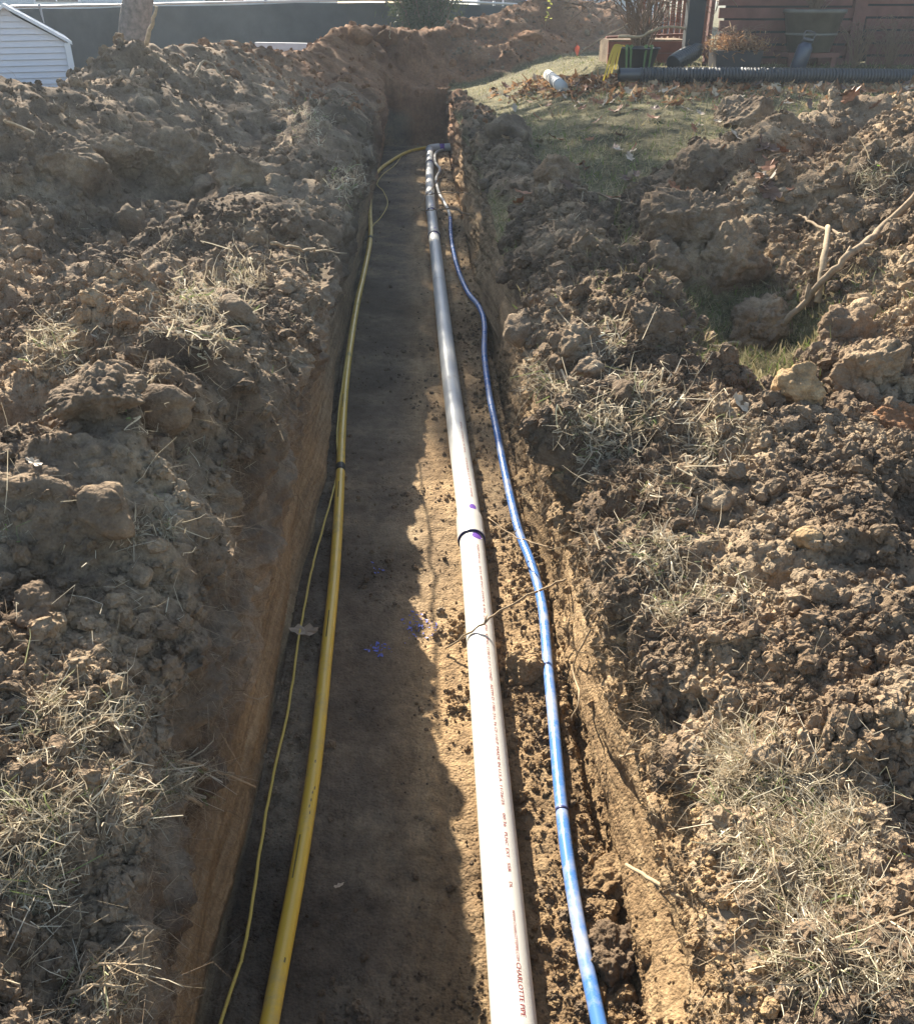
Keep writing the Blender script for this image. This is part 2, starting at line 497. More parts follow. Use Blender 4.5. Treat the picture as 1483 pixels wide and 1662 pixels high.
# how much loose soil: 0 on the lawn
spoil = np.where(bank, ss(0.012, 0.06, SP + 0.03 * fbm(XX * 2.5, YY * 2.5, 3, 81)), 0.0)
spoil = np.where((flr | wall) & (DN[:, None] < 0.999), (1 - DN[:, None]) * ss(27, 22, YY), spoil)
patch = np.exp(-(((XX - 1.42) / 0.42) ** 2 + ((YY - 3.9) / 0.42) ** 2)) + 0.9 * np.exp(-(((XX - 1.25) / 0.2) ** 2 + ((YY - 3.2) / 0.22) ** 2))
patch = np.where(R_ == 4, np.clip(patch * 1.5, 0, 1), 0)
spoil = spoil * (1 - ss(.35, .7, patch))
ZZ = ZZ - np.where(R_ == 4, 0.10 * patch, 0)
for u_, v_, r_, d_ in ((1090, 1110, .07, .17), (1112, 1290, .07, .15), (1040, 1010, .05, .10), (1150, 760, .10, .10), (1235, 640, .16, .12), (1010, 800, .07, .10), (1265, 480, .22, .16), (1340, 330, .25, .14), (1180, 330, .22, .12), (1060, 400, .18, .10), (250, 320, .30, .22), (480, 330, .2, .14), (300, 560, .16, .10), (120, 480, .25, .12)):
    c_ = at_z(u_, v_, .10)
    ZZ = ZZ - np.where(bank, d_ * np.exp(-(((XX - c_.x) ** 2 + (YY - c_.y) ** 2) / r_ ** 2) ** 1.5), 0)
disp = np.zeros(XX.shape, np.float32)
lump = ss(-0.15, 0.2, fbm(AA * 0.9, YY * 0.9, 2, 101))
near = ss(9.0, 3.0, dist)
qa, qy = AA + 0.05 * fbm(AA * 9, YY * 9, 3, 301), YY + 0.05 * fbm(AA * 9 + 4, YY * 9, 3, 302)
disp += spoil * (0.15 * fbm(AA * 2.4, YY * 2.4, 4, 111) + 0.14 * (chunks(qa * 3.0, qy * 3.0, 121) - .3) * (.25 + .75 * lump))
fine_ = (R_ == 4) * ss(3.3, 2.4, YY) * .7
disp += spoil * (1 - fine_) * (0.055 * chunks(qa * 7.5, qy * 7.5, 131) * (0.15 + 1.0 * ss(.3, .75, vn(AA * 2, YY * 2, 133))))
disp += spoil * (0.020 * domes(qa * 15, qy * 15, 137) * (0.2 + 0.8 * vn(AA * 3, YY * 3, 138)) + (1 - .8 * fine_) * 0.022 * chunks(qa * 21, qy * 21, 141) * (0.2 + 1.0 * vn(AA * 4, YY * 4, 143)) + fine_ * .016 * domes(qa * 30, qy * 30, 139))
disp += spoil * (0.35 + .65 * near) * (0.012 * domes(qa * 40, qy * 40, 151) + 0.016 * fbm(AA * 45, YY * 45, 3, 155))
tz = np.clip((ZZ - FLOOR_Z) / -FLOOR_Z, 0, 1.2)                   # 0 at the trench floor, 1 at the lip
rough_top = ss(0.34, 0.74, tz + 0.35 * fbm(YY * 1.7, YY * 0, 3, 161))
tooth = np.abs(fbm(AA * 5 + YY * .5, YY * .45, 2, 167)) * 0.16
streak = fbm(AA * 16, YY * 1.6, 4, 165) * 0.034 + fbm(AA * 50, YY * 5, 3, 166) * 0.014 + tooth - .03 + 0.05 * fbm(AA * 2, YY * 1.6, 3, 168)
right = (R_ == 3)
disp += wall * DN[:, None] * (streak + np.where(right, .55, 1.0) * rough_top * (0.15 * fbm(AA * 4, YY * 4, 4, 171) + 0.06 * chunks(qa * 7, qy * 6, 172) + 0.022 * chunks(AA * 22, YY * 20, 174) + 0.012 * domes(AA * 34, YY * 30, 173) + 0.012 * fbm(AA * 40, YY * 40, 3, 169)))
slot = np.exp(-((tz - .55 - .06 * fbm(YY * .8, YY * 0, 2, 171)) / .035) ** 2) * ss(.35, .6, vn(YY * .9, YY * 0 + 4, 179))
crumbly = ss(.45, .7, vn(AA * 4 + 9, YY * 1.6, 177))
disp += right * DN[:, None] * (0.07 * fbm(AA * 5, YY * 1.4, 4, 175) - 0.10 * slot + crumbly * (0.030 * chunks(AA * 16, YY * 9, 176) + 0.016 * domes(AA * 34, YY * 24, 178)) - 0.02)
disp += (wall * DN[:, None]) * 0.004 * near * domes(AA * 60, YY * 60, 178)
fl = flr & ~far_floor
side = .5 * ss(0.18, 0.4, XX) + ss(-0.34, -0.46, XX) * .5
disp += fl * (0.022 * fbm(AA * 5, YY * 4, 5, 181, .6) + 0.012 * fbm(AA * 1.5 + YY * .3, YY * 20, 3, 189) * ss(.3, .6, vn(AA * 1.5, YY * .8, 190)) + 0.012 * np.abs(fbm(AA * 7, YY * .8, 2, 193)) + 0.006 * fbm(AA * 30, YY * 26, 4, 188, .6) + 0.007 * domes(AA * 22, YY * 24, 182) * vn(AA * 3, YY * 2.5, 183)
              + 0.003 * near * domes(AA * 62, YY * 60, 184)
              + side * (0.030 * domes(AA * 9, YY * 9, 185) * vn(AA * 4, YY * 4, 186) + 0.015 * domes(AA * 26, YY * 26, 187)))
lawnm = bank * (1 - spoil)
disp += lawnm * (0.012 * fbm(AA * 6, YY * 6, 3, 191) + 0.006 * near * domes(AA * 30, YY * 30, 192))
# keep the pipe bed level
ca = lambda n: np.asarray(n, np.float32)
PX, PY, PZ = XX + N0[..., 0] * disp, YY + N0[..., 1] * disp, ZZ + N0[..., 2] * disp
N1 = normals(PX, PY, PZ)
PV = np.stack([PX, PY, PZ], -1).astype(np.float32)
# zones: r clay and painted sunlight, g red clay, b lawn, a (1 = not floor)
clay = wall * ss(0.66, 0.34, tz + 0.22 * fbm(AA * 3, YY * 2, 4, 201)) * DN[:, None]
clay = clay + right * 0.75 * (1 - clay) * ss(1.0, .72, tz + .2 * fbm(AA * 3, YY * 2, 3, 204))
redz = ss(9.0, 14.0, YY + 3.0 * fbm(AA * .8, YY * .8, 3, 203)) * (0.9 * bank * spoil + 0.9 * wall + far_floor * 1.0) * np.where(XX > 1.4, ss(12, 15, YY), 1)
redz = np.clip(redz + (flr & (YY > Y_END - .1)) * 1.0, 0, 1) * ss(24, 21, YY)
sunny = bank * spoil * 0.30 * (R_ == 4) * vn(AA * 2, YY * 2, 207)  # sunlit tone of the right bank, put into its colour
floor_sun = fl * ss(-.25, .05, XX) * (.8 + .6 * vn(AA * 3, YY * 2, 209))  # sun patch on the trench floor, painted in with the clay colour
zone = np.stack([np.clip(clay + sunny + floor_sun, 0, 1), redz, np.clip(lawnm, 0, 1), 1.0 - fl * (1 - 0.25 * vn(AA * 3, YY * 3, 205) - .75 * floor_sun)], -1).astype(np.float32)

def sub_sheet(name, c0, c1, step=1):
    idx = np.arange(nr)[:, None] * nc + np.arange(c0, c1)[None, :]
    V = PV[:, c0:c1].reshape(-1, 3); ncc = c1 - c0
    I = np.arange(nr * ncc).reshape(nr, ncc)
    F = np.stack([I[:-1, :-1], I[:-1, 1:], I[1:, 1:], I[1:, :-1]], -1).reshape(-1, 4)
    me = npmesh(name, V, F)
    at = me.color_attributes.new('zone', 'FLOAT_COLOR', 'POINT')
    at.data.foreach_set('color', zone[:, c0:c1].reshape(-1))
    return link(name, me, SOIL, None, True)
b1, b2, b3, b4 = nb, nb + nw, nb + nw + nf, nb + 2 * nw + nf
o = sub_sheet('spoil_heap', 0, b1 + 1); tag(o, 'shaded heap of dug-out soil along the left side of the trench and behind its far end', 'soil heap', kind='stuff')
o = sub_sheet('trench_wall', b1, b2 + 1); tag(o, kind='structure')
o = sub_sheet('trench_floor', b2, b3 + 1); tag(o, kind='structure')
o = sub_sheet('trench_wall', b3 , b4 + 1); tag(o, kind='structure')
o = sub_sheet('ground', b4, nc); tag(o, kind='structure')

# BVH of a thinned grid for placing things
st = 2
Gv = PV[::st, ::st]; gr, gc = Gv.shape[:2]
I = np.arange(gr * gc).reshape(gr, gc)
Fq = np.stack([I[:-1, :-1], I[:-1, 1:], I[1:, 1:], I[1:, :-1]], -1).reshape(-1, 4)
BVH = BVHTree.FromPolygons(Gv.reshape(-1, 3).tolist(), Fq.tolist())
def hit(u, v):
    p, n, i, d = BVH.ray_cast(Vector((0, 0, CAM_Z)), ray(u, v))
    return p if p is not None else at_z(u, v, 0)
def ground_z(x, y, top=3.0):
    p, n, i, d = BVH.ray_cast(Vector((x, y, top)), Vector((0, 0, -1)))
    return p.z if p is not None else 0.0

# ------------------------------------------------------------------ crumbs, straw and roots (stuff)
def points_on(mask_w, n, seed=1):
    """random positions on the displaced grid, weighted per vertex by mask * area"""
    r = np.random.default_rng(seed)
    du = np.linalg.norm(np.diff(PV, axis=1, append=PV[:, -1:]), axis=-1)
    dv = np.linalg.norm(np.diff(PV, axis=0, append=PV[-1:]), axis=-1)
    wgt = (mask_w * du * dv).ravel().astype(np.float64)
    cs = np.cumsum(wgt); idx = np.searchsorted(cs, r.random(n) * cs[-1])
    idx = np.minimum(idx, nr * nc - 1)
    i, j = np.minimum(idx // nc, nr - 2), np.minimum(idx % nc, nc - 2)
    f, g = r.random((n, 1)), r.random((n, 1))
    p = PV[i, j] * (1 - f) * (1 - g) + PV[i, j + 1] * f * (1 - g) + PV[i + 1, j] * (1 - f) * g + PV[i + 1, j + 1] * f * g
    return p, N1[i, j]
view = (YY > 0.25) & (YY < 22)
invd = view / np.maximum(dist, 1.0) ** 2

def crumb_group():
    ng = bpy.data.node_groups.new('crumb_scatter', 'GeometryNodeTree')
    ng.interface.new_socket('Geometry', in_out='INPUT', socket_type='NodeSocketGeometry')
    ng.interface.new_socket('Material', in_out='INPUT', socket_type='NodeSocketMaterial')
    ng.interface.new_socket('Geometry', in_out='OUTPUT', socket_type='NodeSocketGeometry')
    N, L = ng.nodes, ng.links
    gi, go = N.new('NodeGroupInput'), N.new('NodeGroupOutput')
    j = N.new('GeometryNodeJoinGeometry')
    for k in range(5):
        ico = N.new('GeometryNodeMeshIcoSphere'); ico.inputs['Radius'].default_value = 0.5
        ico.inputs['Subdivisions'].default_value = 3
        nz = N.new('ShaderNodeTexNoise'); nz.noise_dimensions = '4D'
        nz.inputs['W'].default_value = 3.7 * k; nz.inputs['Scale'].default_value = 2.3; nz.inputs['Detail'].default_value = 3
        nz.inputs['Roughness'].default_value = 0.75
        sub = N.new('ShaderNodeVectorMath'); sub.operation = 'SUBTRACT'; sub.inputs[1].default_value = (0.5, 0.5, 0.5)
        mul = N.new('ShaderNodeVectorMath'); mul.operation = 'SCALE'; mul.inputs['Scale'].default_value = 1.15
        sp = N.new('GeometryNodeSetPosition')
        L.new(nz.outputs['Color'], sub.inputs[0]); L.new(sub.outputs[0], mul.inputs[0])
        L.new(ico.outputs['Mesh'], sp.inputs['Geometry']); L.new(mul.outputs[0], sp.inputs['Offset'])
        sm = N.new('GeometryNodeSetMaterial')
        L.new(sp.outputs[0], sm.inputs['Geometry']); L.new(gi.outputs['Material'], sm.inputs['Material'])
        g2 = N.new('GeometryNodeGeometryToInstance')
        L.new(sm.outputs[0], g2.inputs[0]); L.new(g2.outputs[0], j.inputs[0])
    m2p = N.new('GeometryNodeMeshToPoints')
    L.new(gi.outputs['Geometry'], m2p.inputs['Mesh'])
    iop = N.new('GeometryNodeInstanceOnPoints'); iop.inputs['Pick Instance'].default_value = True
    L.new(m2p.outputs[0], iop.inputs['Points']); L.new(j.outputs[0], iop.inputs['Instance'])
    for nm, sock in (('rot', 'Rotation'), ('scl', 'Scale')):
        a = N.new('GeometryNodeInputNamedAttribute'); a.data_type = 'FLOAT_VECTOR'
        a.inputs['Name'].default_value = nm
        L.new(a.outputs['Attribute'], iop.inputs[sock])
    L.new(iop.outputs[0], go.inputs[0])
    return ng
CRUMB_NG = crumb_group()
def crumbs(name, mat, P, Nn, size, seed, label):
    r = np.random.default_rng(seed); n = len(P)
    me = npmesh(name, P + Nn * (size[:, None] * r.uniform(-.1, .38, (n, 1))), np.zeros((0, 3)))
    a = me.attributes.new('rot', 'FLOAT_VECTOR', 'POINT'); a.data.foreach_set('vector', r.uniform(0, 6.28, (n, 3)).astype(np.float32).ravel())
    sc = size[:, None] * r.uniform(.6, 1.25, (n, 3))
    a = me.attributes.new('scl', 'FLOAT_VECTOR', 'POINT'); a.data.foreach_set('vector', sc.astype(np.float32).ravel())
    o = link(name, me, mat)
    md = o.modifiers.new('scatter', 'NODES'); md.node_group = CRUMB_NG
    md[[i.identifier for i in CRUMB_NG.interface.items_tree if i.name == 'Material'][0]] = mat
    return tag(o, label, 'soil crumbs', kind='stuff')
def sizes(n, lo, hi, pw, seed):
    r = np.random.default_rng(seed); u = r.random(n)
    return (lo ** (1 - pw) + u * (hi ** (1 - pw) - lo ** (1 - pw))) ** (1 / (1 - pw))
cm = 0.45 + 1.1 * ss(.35, .7, vn(AA * 1.6, YY * 1.6, 401))
mk = spoil * cm * invd
P, Nn = points_on(mk * (R_ == 4), 120000, 11)
dd = np.linalg.norm(P - np.array([0, 0, CAM_Z]), axis=1)
crumbs('soil_crumbs', SOIL_TOP, P, Nn, sizes(len(P), .006, .06, 2.6, 12) * np.clip(dd / 2.6, .8, 1.8), 13, 'small sunlit crumbs of dry soil scattered over the right bank')
P, Nn = points_on(mk * (R_ == 0) * (YY < 11), 110000, 14)
dd = np.linalg.norm(P - np.array([0, 0, CAM_Z]), axis=1)
crumbs('soil_crumbs', SOIL_TOP, P, Nn, sizes(len(P), .006, .06, 2.6, 15) * np.clip(dd / 2.6, .8, 1.8), 16, 'small grey brown crumbs of soil scattered over the left bank and heap')
P, Nn = points_on(spoil * invd * (YY > 10), 12000, 17)
crumbs('soil_crumbs', SOIL_RED, P, Nn, sizes(len(P), .02, .12, 2.2, 18), 19, 'reddish crumbs of clay scattered over the far heap')
fm = fl * (.03 + side * vn(AA * 4, YY * 4, 186) + 0.3 * ss(.55, .8, vn(AA * 5, YY * 5, 402))) * invd * DN[:, None]
P, Nn = points_on(fm, 26000, 20)
crumbs('soil_crumbs', SOIL_TOP, P[::3], Nn[::3], sizes(len(P[::3]), .004, .030, 2.8, 21), 22, 'dark crumbs of soil fallen on the trench floor, thickest along its right side')
K_ = P[:, 0] > .05
crumbs('soil_crumbs', SOIL_CLAY, P[1::2][K_[1::2]], Nn[1::2][K_[1::2]], sizes(int(K_[1::2].sum()), .004, .035, 2.6, 26), 27, 'yellow brown clay crumbs on the floor beside the white and blue pipes')
wm = right * (.05 + crumbly) * invd * DN[:, None]
P, Nn = points_on(wm, 12000, 23)
crumbs('soil_crumbs', SOIL_CLAY, P, Nn, sizes(len(P), .004, .03, 2.6, 24), 25, 'crumbs of yellow brown clay clinging to the right trench wall')

def strands(name, P, D, length, width, mat, seed, curl=0.5, seg=2, droop=0.0):
    """thin curved flat blades from points P along directions D"""
    r = np.random.default_rng(seed); n = len(P)
    D = D / np.maximum(np.linalg.norm(D, axis=1, keepdims=True), 1e-6)
    sidev = np.cross(D, r.normal(size=(n, 3))); sidev /= np.maximum(np.linalg.norm(sidev, axis=1, keepdims=True), 1e-6)
    bend = r.normal(size=(n, 3)) * curl; bend[:, 2] -= droop
    kink = r.normal(size=(n, 3)) * curl * .22
    V = []
    for k in range(seg + 1):
        t = k / seg
        c = P + (D * t + bend * t * t * .5 + kink * math.sin(t * 6.28)) * length[:, None]
        wd = (width * (1 - .75 * t))[:, None] * .5
        V += [c - sidev * wd, c + sidev * wd]
    V = np.stack(V, 1); m = 2 * (seg + 1)
    base = np.arange(n)[:, None] * m
    F = np.concatenate([np.stack([base[:, 0] + 2 * k, base[:, 0] + 2 * k + 1, base[:, 0] + 2 * k + 3, base[:, 0] + 2 * k + 2], 1) for k in range(seg)], 0)
    return npmesh(name, V.reshape(-1, 3), F)
def grass(name, P, Nn, lo, hi, wlo, whi, mat, seed, label, cat, spread=1.0, curl=.6, seg=2, droop=0.0, up=0.6):
    r = np.random.default_rng(seed); n = len(P)
    D = Nn * .6 + np.array([0, 0, up]) + r.normal(size=(n, 3)) * spread
    me = strands(name, P, D, r.uniform(lo, hi, n), r.uniform(wlo, whi, n), mat, seed + 1, curl, seg, droop)
    return tag(link(name, me, mat), label, cat, kind='stuff')
# straw and roots mixed into the spoil
tuft = ss(.52, .78, vn(AA * 1.9 + 3, YY * 1.9, 411)) * ss(.3, .6, vn(AA * 9, YY * 9, 412))
lipw = np.exp(-np.abs(XX - (-.55)) / .22) * (R_ == 0) + np.exp(-np.abs(XX - .55) / .2) * (R_ == 4)
P, Nn = points_on((spoil * tuft + .25 * lipw * bank * vn(AA * 6, YY * 6, 413)) * invd * (YY < 12) * bank, 15000, 31)
grass('dry_straw', P, Nn, .015, .06, .0014, .0034, STRAW, 32, 'dry straw coloured grass mixed into the dug soil of both banks', 'dry grass', 1.2, 1.5, 4)
P, Nn = points_on((wall * DN[:, None] * ss(.35, .95, tz) * (.2 + vn(AA * 4, YY * 3, 415)) + .4 * lipw * bank) * invd * (YY < 13), 14000, 33)
grass('root_fibres', P, Nn, .015, .06, .0007, .0018, ROOTM, 34, 'fine roots hanging from the top of both trench walls', 'fine roots', .9, 1.4, 3, 1.2, -.3)
# tufts seen at certain places
TUFT = [(95, 1190, 90, 500), (60, 1330, 80, 500), (200, 1300, 80, 400), (280, 1270, 60, 250), (40, 1440, 70, 400), (150, 1600, 90, 160),
        (215, 870, 30, 120), (270, 860, 18, 120), (200, 1150, 50, 200), (330, 500, 90, 900), (400, 460, 60, 600), (90, 560, 70, 500), (230, 650, 70, 300),
        (1240, 1290, 110, 1500), (1300, 1400, 120, 1500), (1370, 1330, 80, 600), (1200, 1230, 70, 900), (1330, 1560, 110, 900), (1440, 1600, 70, 500),
        (1070, 900, 60, 450), (1100, 990, 60, 350), (1180, 960, 60, 300), (1000, 700, 90, 900), (900, 620, 60, 500), (1150, 720, 90, 500), (980, 560, 70, 500),
        (1420, 300, 50, 500), (1050, 640, 60, 300), (560, 300, 40, 300), (500, 200, 60, 400)]
Ps, Ns, Ls, Ws = [], [], [], []
rr = random.Random(5)
for (u, v, r_, n_) in TUFT:
    n_ = int(n_ * (1.5 if v > 1100 else .75))
    for _ in range(n_):
        aa_ = rr.uniform(0, 6.28); rq = r_ * (rr.random() ** .6) * (.75 + .45 * math.sin(3 * aa_ + u) * math.cos(2 * aa_ + v)); du, dv = rq * math.cos(aa_), rq * .85 * math.sin(aa_)
        p = hit(u + du, v + dv)
        m_ = px(0, 0, p)
        Ps.append(p); Ls.append(min(.055, rr.uniform(7, 26) * max(m_, .0014))); Ws.append(max(.0030, min(.0060, 3.2 * m_)) * rr.uniform(.6, 1.3))
Ps = np.array([tuple(p) for p in Ps]); n_ = len(Ps)
q = rng.normal(size=(n_, 3)) * np.array([1, 1, .42]) + np.array([0, -.1, .16])
Ps = Ps + np.array([0, 0, .004])
me = strands('dry_grass', Ps, q, np.array(Ls), np.array(Ws), STRAW, 36, 1.9, 5)
tag(link('dry_grass', me, STRAW), 'tangled tufts of dead pale grass on the turf edges beside the trench', 'dead grass', kind='stuff')
# lawn
lw = lawnm * (R_ == 4) * (YY > 2.5) * (YY < 19) * (XX > .45) * (XX < 11)
P, Nn = points_on(lw * (.35 + vn(XX * 2, YY * 2, 421)) / np.maximum(dist, 2) ** 1.6, 52000, 41)
grass('lawn_grass', P, Nn * 0 + np.array([0, 0, .6]), .025, .065, .005, .011, LAWNM, 42, 'short half dormant lawn grass right of the trench', 'lawn grass', .55, .5, 1)
P, Nn = points_on(np.clip(patch, 0, 1) * invd, 9000, 43)
grass('lawn_grass', P, Nn * 0 + np.array([0, 0, .5]), .02, .05, .002, .0045, LAWNM, 44, 'patch of flattened lawn grass showing between the clods of the right bank', 'lawn grass', .9, .7, 2)

# ------------------------------------------------------------------ clods that can be told apart
import bmesh
def ico(sub):
    bm = bmesh.new(); bmesh.ops.create_icosphere(bm, subdivisions=sub, radius=1.0)
    V = np.array([v.co[:] for v in bm.verts]); F = np.array([[v.index for v in f.verts] for f in bm.faces]); bm.free()
    return V, F
ICO = {k: ico(k) for k in (3, 4, 5, 6)}
def clod_mesh(name, size, sub=4, seed=0, planes=9, rough=1.0, sharp=0.9):
    V, F = ICO[sub]; r = np.random.default_rng(seed)
    sx = np.array(size) / 2
    rad = np.full(len(V), 1.15)
    for k in range(planes + 4):
        n = r.normal(size=3); n /= np.linalg.norm(n)
        d = r.uniform(.62, .98)
        c = V @ n
        rad = np.where(c > .05, np.minimum(rad, d / np.maximum(c, .05)), rad)
    rad = 1 + (rad - 1) * sharp
    P = V * rad[:, None] * sx
    o = r.uniform(0, 50, 3); m = float(np.mean(size))
    nrm = V
    dd = 0.30 * m * fbm3(P / m * 2.6 + o, 5, seed, .6) * rough + 0.022 * rough * domes3(P / .045 + o, seed) + 0.030 * rough * fbm3(P / .04 + o, 4, seed + 3, .65)
    if sub > 4: dd = dd + 0.012 * rough * domes3(P / .02 + o, seed + 1) + .016 * rough * fbm3(P / .012 + o, 3, seed + 2)
    P = P + nrm * dd[:, None]
    return npmesh(name, P, F)
def clod(u, v, wpx, hpx, mat, label, seed, sub=5, rz=0.0, sink=0.3, rough=1.0, tilt=0.0, cat='soil clod', depth=0.9):
    p = hit(u, v); m = px(u, v, p)
    W, H = wpx * m, hpx * m * 1.05
    me = clod_mesh('soil_clod', (W, W * depth, H), sub, seed, rough=rough)
    o = link('soil_clod', me, mat, None, False)
    o.location = p + Vector((0, W * .25, H * (.5 - sink)))
    o.rotation_euler = (0, tilt, rz)
    return tag(o, label, cat)
T, C_, R2 = SOIL_TOP, SOIL_CLAY, SOIL_RED
CL = [
 (293, 285, 100, 92, T, 'big upright block of brown soil standing highest in the hollow of the left heap', .2),
 (232, 240, 42, 50, T, 'small rounded clod just left of the big upright block on the left heap', .0),
 (385, 305, 80, 70, T, 'angular pale clod right of the big upright block, above the trench edge', .4),
 (330, 318, 60, 45, T, 'low clod wedged under the right side of the big upright block', .8),
 (215, 385, 44, 62, T, 'thin upright clod casting a shadow below the big upright block on the left bank', .3),
 (90, 290, 110, 110, T, 'large dark slab of soil near the left edge of the heap', .5),
 (170, 265, 120, 60, T, 'long sloping clod between the dark slab and the big upright block', .2),
 (150, 668, 130, 60, T, 'flat turf clod with a rounded back on the left bank near the picture edge', .1),
 (40, 1010, 60, 52, T, 'rounded clod low on the left bank beside pale crumbs', .2),
 (905, 300, 72, 60, T, 'dark round clod resting at the lawn edge just right of the trench', .3),
 (850, 235, 40, 45, T, 'dark clod on the far right lip of the trench beside the shaded lawn', .7),
 (820, 225, 70, 50, T, 'dark heap-like clod hanging over the trench lip below the lawn corner', .1),
 (1135, 385, 150, 110, T, 'broad sunlit crumbly clod in the middle of the right bank', .2),
 (1190, 450, 118, 108, T, 'block of soil with hanging white roots in front of the broad sunlit clod', .0),
 (1078, 450, 88, 70, T, 'dark wedge-shaped clod left of the block with hanging roots', .9),
 (1135, 300, 80, 75, T, 'dark angular clod at the lawn end of the right heap', .5),
 (1210, 205, 110, 60, T, 'flat turf block with roots on the crest of the right heap', .2),
 (1245, 560, 130, 110, T, 'large sunlit clod at the foot of the long fallen branch', .4),
 (1300, 655, 76, 80, C_, 'reddish wedge of clay propped below the large clod at the branch foot', .7),
 (1420, 640, 130, 130, T, 'large shaded block at the right edge of the picture', .2),
 (1462, 700, 90, 62, R2, 'reddish clay clod sitting against the large shaded block', .5),
 (1375, 560, 90, 70, T, 'dark clod between the long fallen branch and the large shaded block', .1),
 (1020, 655, 50, 46, T, 'small upright clod on the right bank beside the straw covered turf', .6),
 (930, 585, 80, 60, T, 'mid-sized clod on the right trench lip opposite the blue pipe bend', .3),
 (1060, 540, 90, 60, T, 'flat clod beside the bare lawn patch of the right bank', .8),
 (1420, 805, 60, 36, C_, 'small yellowish clod on the smooth crumbs near the right edge', .2),
 (1320, 880, 44, 24, C_, 'flat brick-like clod lying on fine sunlit crumbs', .1),
 (857, 1104, 56, 50, C_, 'squarish sunlit clod on the trench floor left of the blue pipe', .1),
 (1000, 1470, 92, 90, C_, 'smooth faced clay block fallen against the foot of the right trench wall', .2),
 (1010, 1580, 90, 60, T, 'crumbly clod at the foot of the right trench wall near the bottom edge', .6),
 (622, 68, 44, 46, R2, 'tall reddish knob on the crest of the far heap', .3),
 (582, 62, 40, 50, R2, 'rounded pale red clod left of the tall knob on the far heap', .0),
 (477, 78, 20, 26, R2, 'small orange clod alone on the low saddle of the far heap', .5),
 (742, 55, 44, 40, R2, 'reddish clod at the highest point of the far heap', .9),
 (860, 60, 40, 24, R2, 'brown clod on the right-hand hump of the far heap', .9),
]
for k, (u, v, wp, hp, mt, lab, rz) in enumerate(CL):
    big = wp > 70 and v > 150
    if mt is R2 and v < 90: hp *= .7; v += 4
    clod(u, v, wp, hp, mt, lab, 500 + k * 7, 6 if (v > 1000 or wp > 95) else (5 if big else 4), rz, .36, 1.15 if mt is T else .7)
# the many middle-sized ones
def scatter_clods(mask, n, lo, hi, mat, label, group, seed, protos=6):
    P, Nn = points_on(mask, n, seed); r = random.Random(seed)
    pm = [clod_mesh('loose_clod', (1 * .1, .85 * .1, .7 * .1), 4, seed * 3 + k, rough=.75) for k in range(protos)]
    for k in range(n):
        me = pm[k % protos]
        if len(me.materials) == 0: me.materials.append(mat)
        o = bpy.data.objects.new('loose_clod', me); COL.objects.link(o)
        sz = lo * (hi / lo) ** (r.random() ** 1.6) * 10
        o.location = Vector(P[k]) + Vector((0, 0, sz * .1 * .12)); o.scale = (sz, sz, sz)
        o.rotation_euler = (r.uniform(-.6, .6), r.uniform(-.6, .6), r.uniform(0, 6.28))
        tag(o, label, 'soil clod', group)
scatter_clods(spoil * (R_ == 0) * (YY < 12) * (YY > 1) * invd * (.2 + vn(AA, YY, 430)), 70, .035, .15, SOIL_TOP, 'loose lump of brown soil lying among others on the left bank', 'loose lumps of soil on the left bank', 51)
scatter_clods(spoil * (R_ == 4) * (YY < 9) * (YY > 1.9) * invd * (.2 + vn(AA, YY, 431)), 60, .035, .15, SOIL_TOP, 'loose lump of brown soil lying among others on the right bank', 'loose lumps of soil on the right bank', 52)
scatter_clods(spoil * (YY > 12.5) * invd, 36, .08, .22, SOIL_RED, 'loose reddish lump of clay on the far heap', 'loose lumps of clay on the far heap', 53)

# ------------------------------------------------------------------ pipes
PVC = plain('white_pvc', (0.53, 0.51, 0.47), 0.28, 0.5, 0.04, 4)
def dirty(name, col, dirt, rough, amt=(0.55, 0.72), scale=9):
    M = Mat(name, rough, 0.5)
    n = M.noise(scale, 6, 0.7)
    f = M.ramp(n, [(amt[0], (0, 0, 0)), (amt[1], (1, 1, 1))])
    M.color(M.mix(f, col, dirt))
    rr_ = M.ramp(n, [(amt[0], (rough,) * 3), (amt[1], (0.8,) * 3)]); M.L(rr_, M.b.inputs['Roughness'])
    return M.m
PVC_D = dirty('white_pvc_pipe', (0.60, 0.585, 0.54), (0.44, 0.39, 0.31), 0.4, (0.56, 0.80), 7)
YEL = dirty('yellow_pipe', (0.74, 0.48, 0.06), (0.44, 0.32, 0.14), 0.33, (0.52, 0.78), 9)
YELW = plain('yellow_wire_coat', (0.70, 0.50, 0.10), 0.45, 0.4, 0.1)
BLU = dirty('blue_pipe', (0.075, 0.20, 0.52), (0.42, 0.42, 0.42), 0.26, (0.47, 0.74), 8)
PURP = plain('purple_primer', (0.16, 0.07, 0.38), 0.4, 0.4, 0.2)
NAVY = plain('dark_blue_joint_and_rim_shade', (0.02, 0.025, 0.09), 0.4, 0.4, 0.2)  # painted shade at the coupling lips, and the blue pipe's joint ring
BLK = plain('black_print', (0.02, 0.02, 0.02), 0.5, 0.3, 0.1)
REDINK = plain('red_ink', (0.30, 0.035, 0.035), 0.5, 0.3, 0.1)

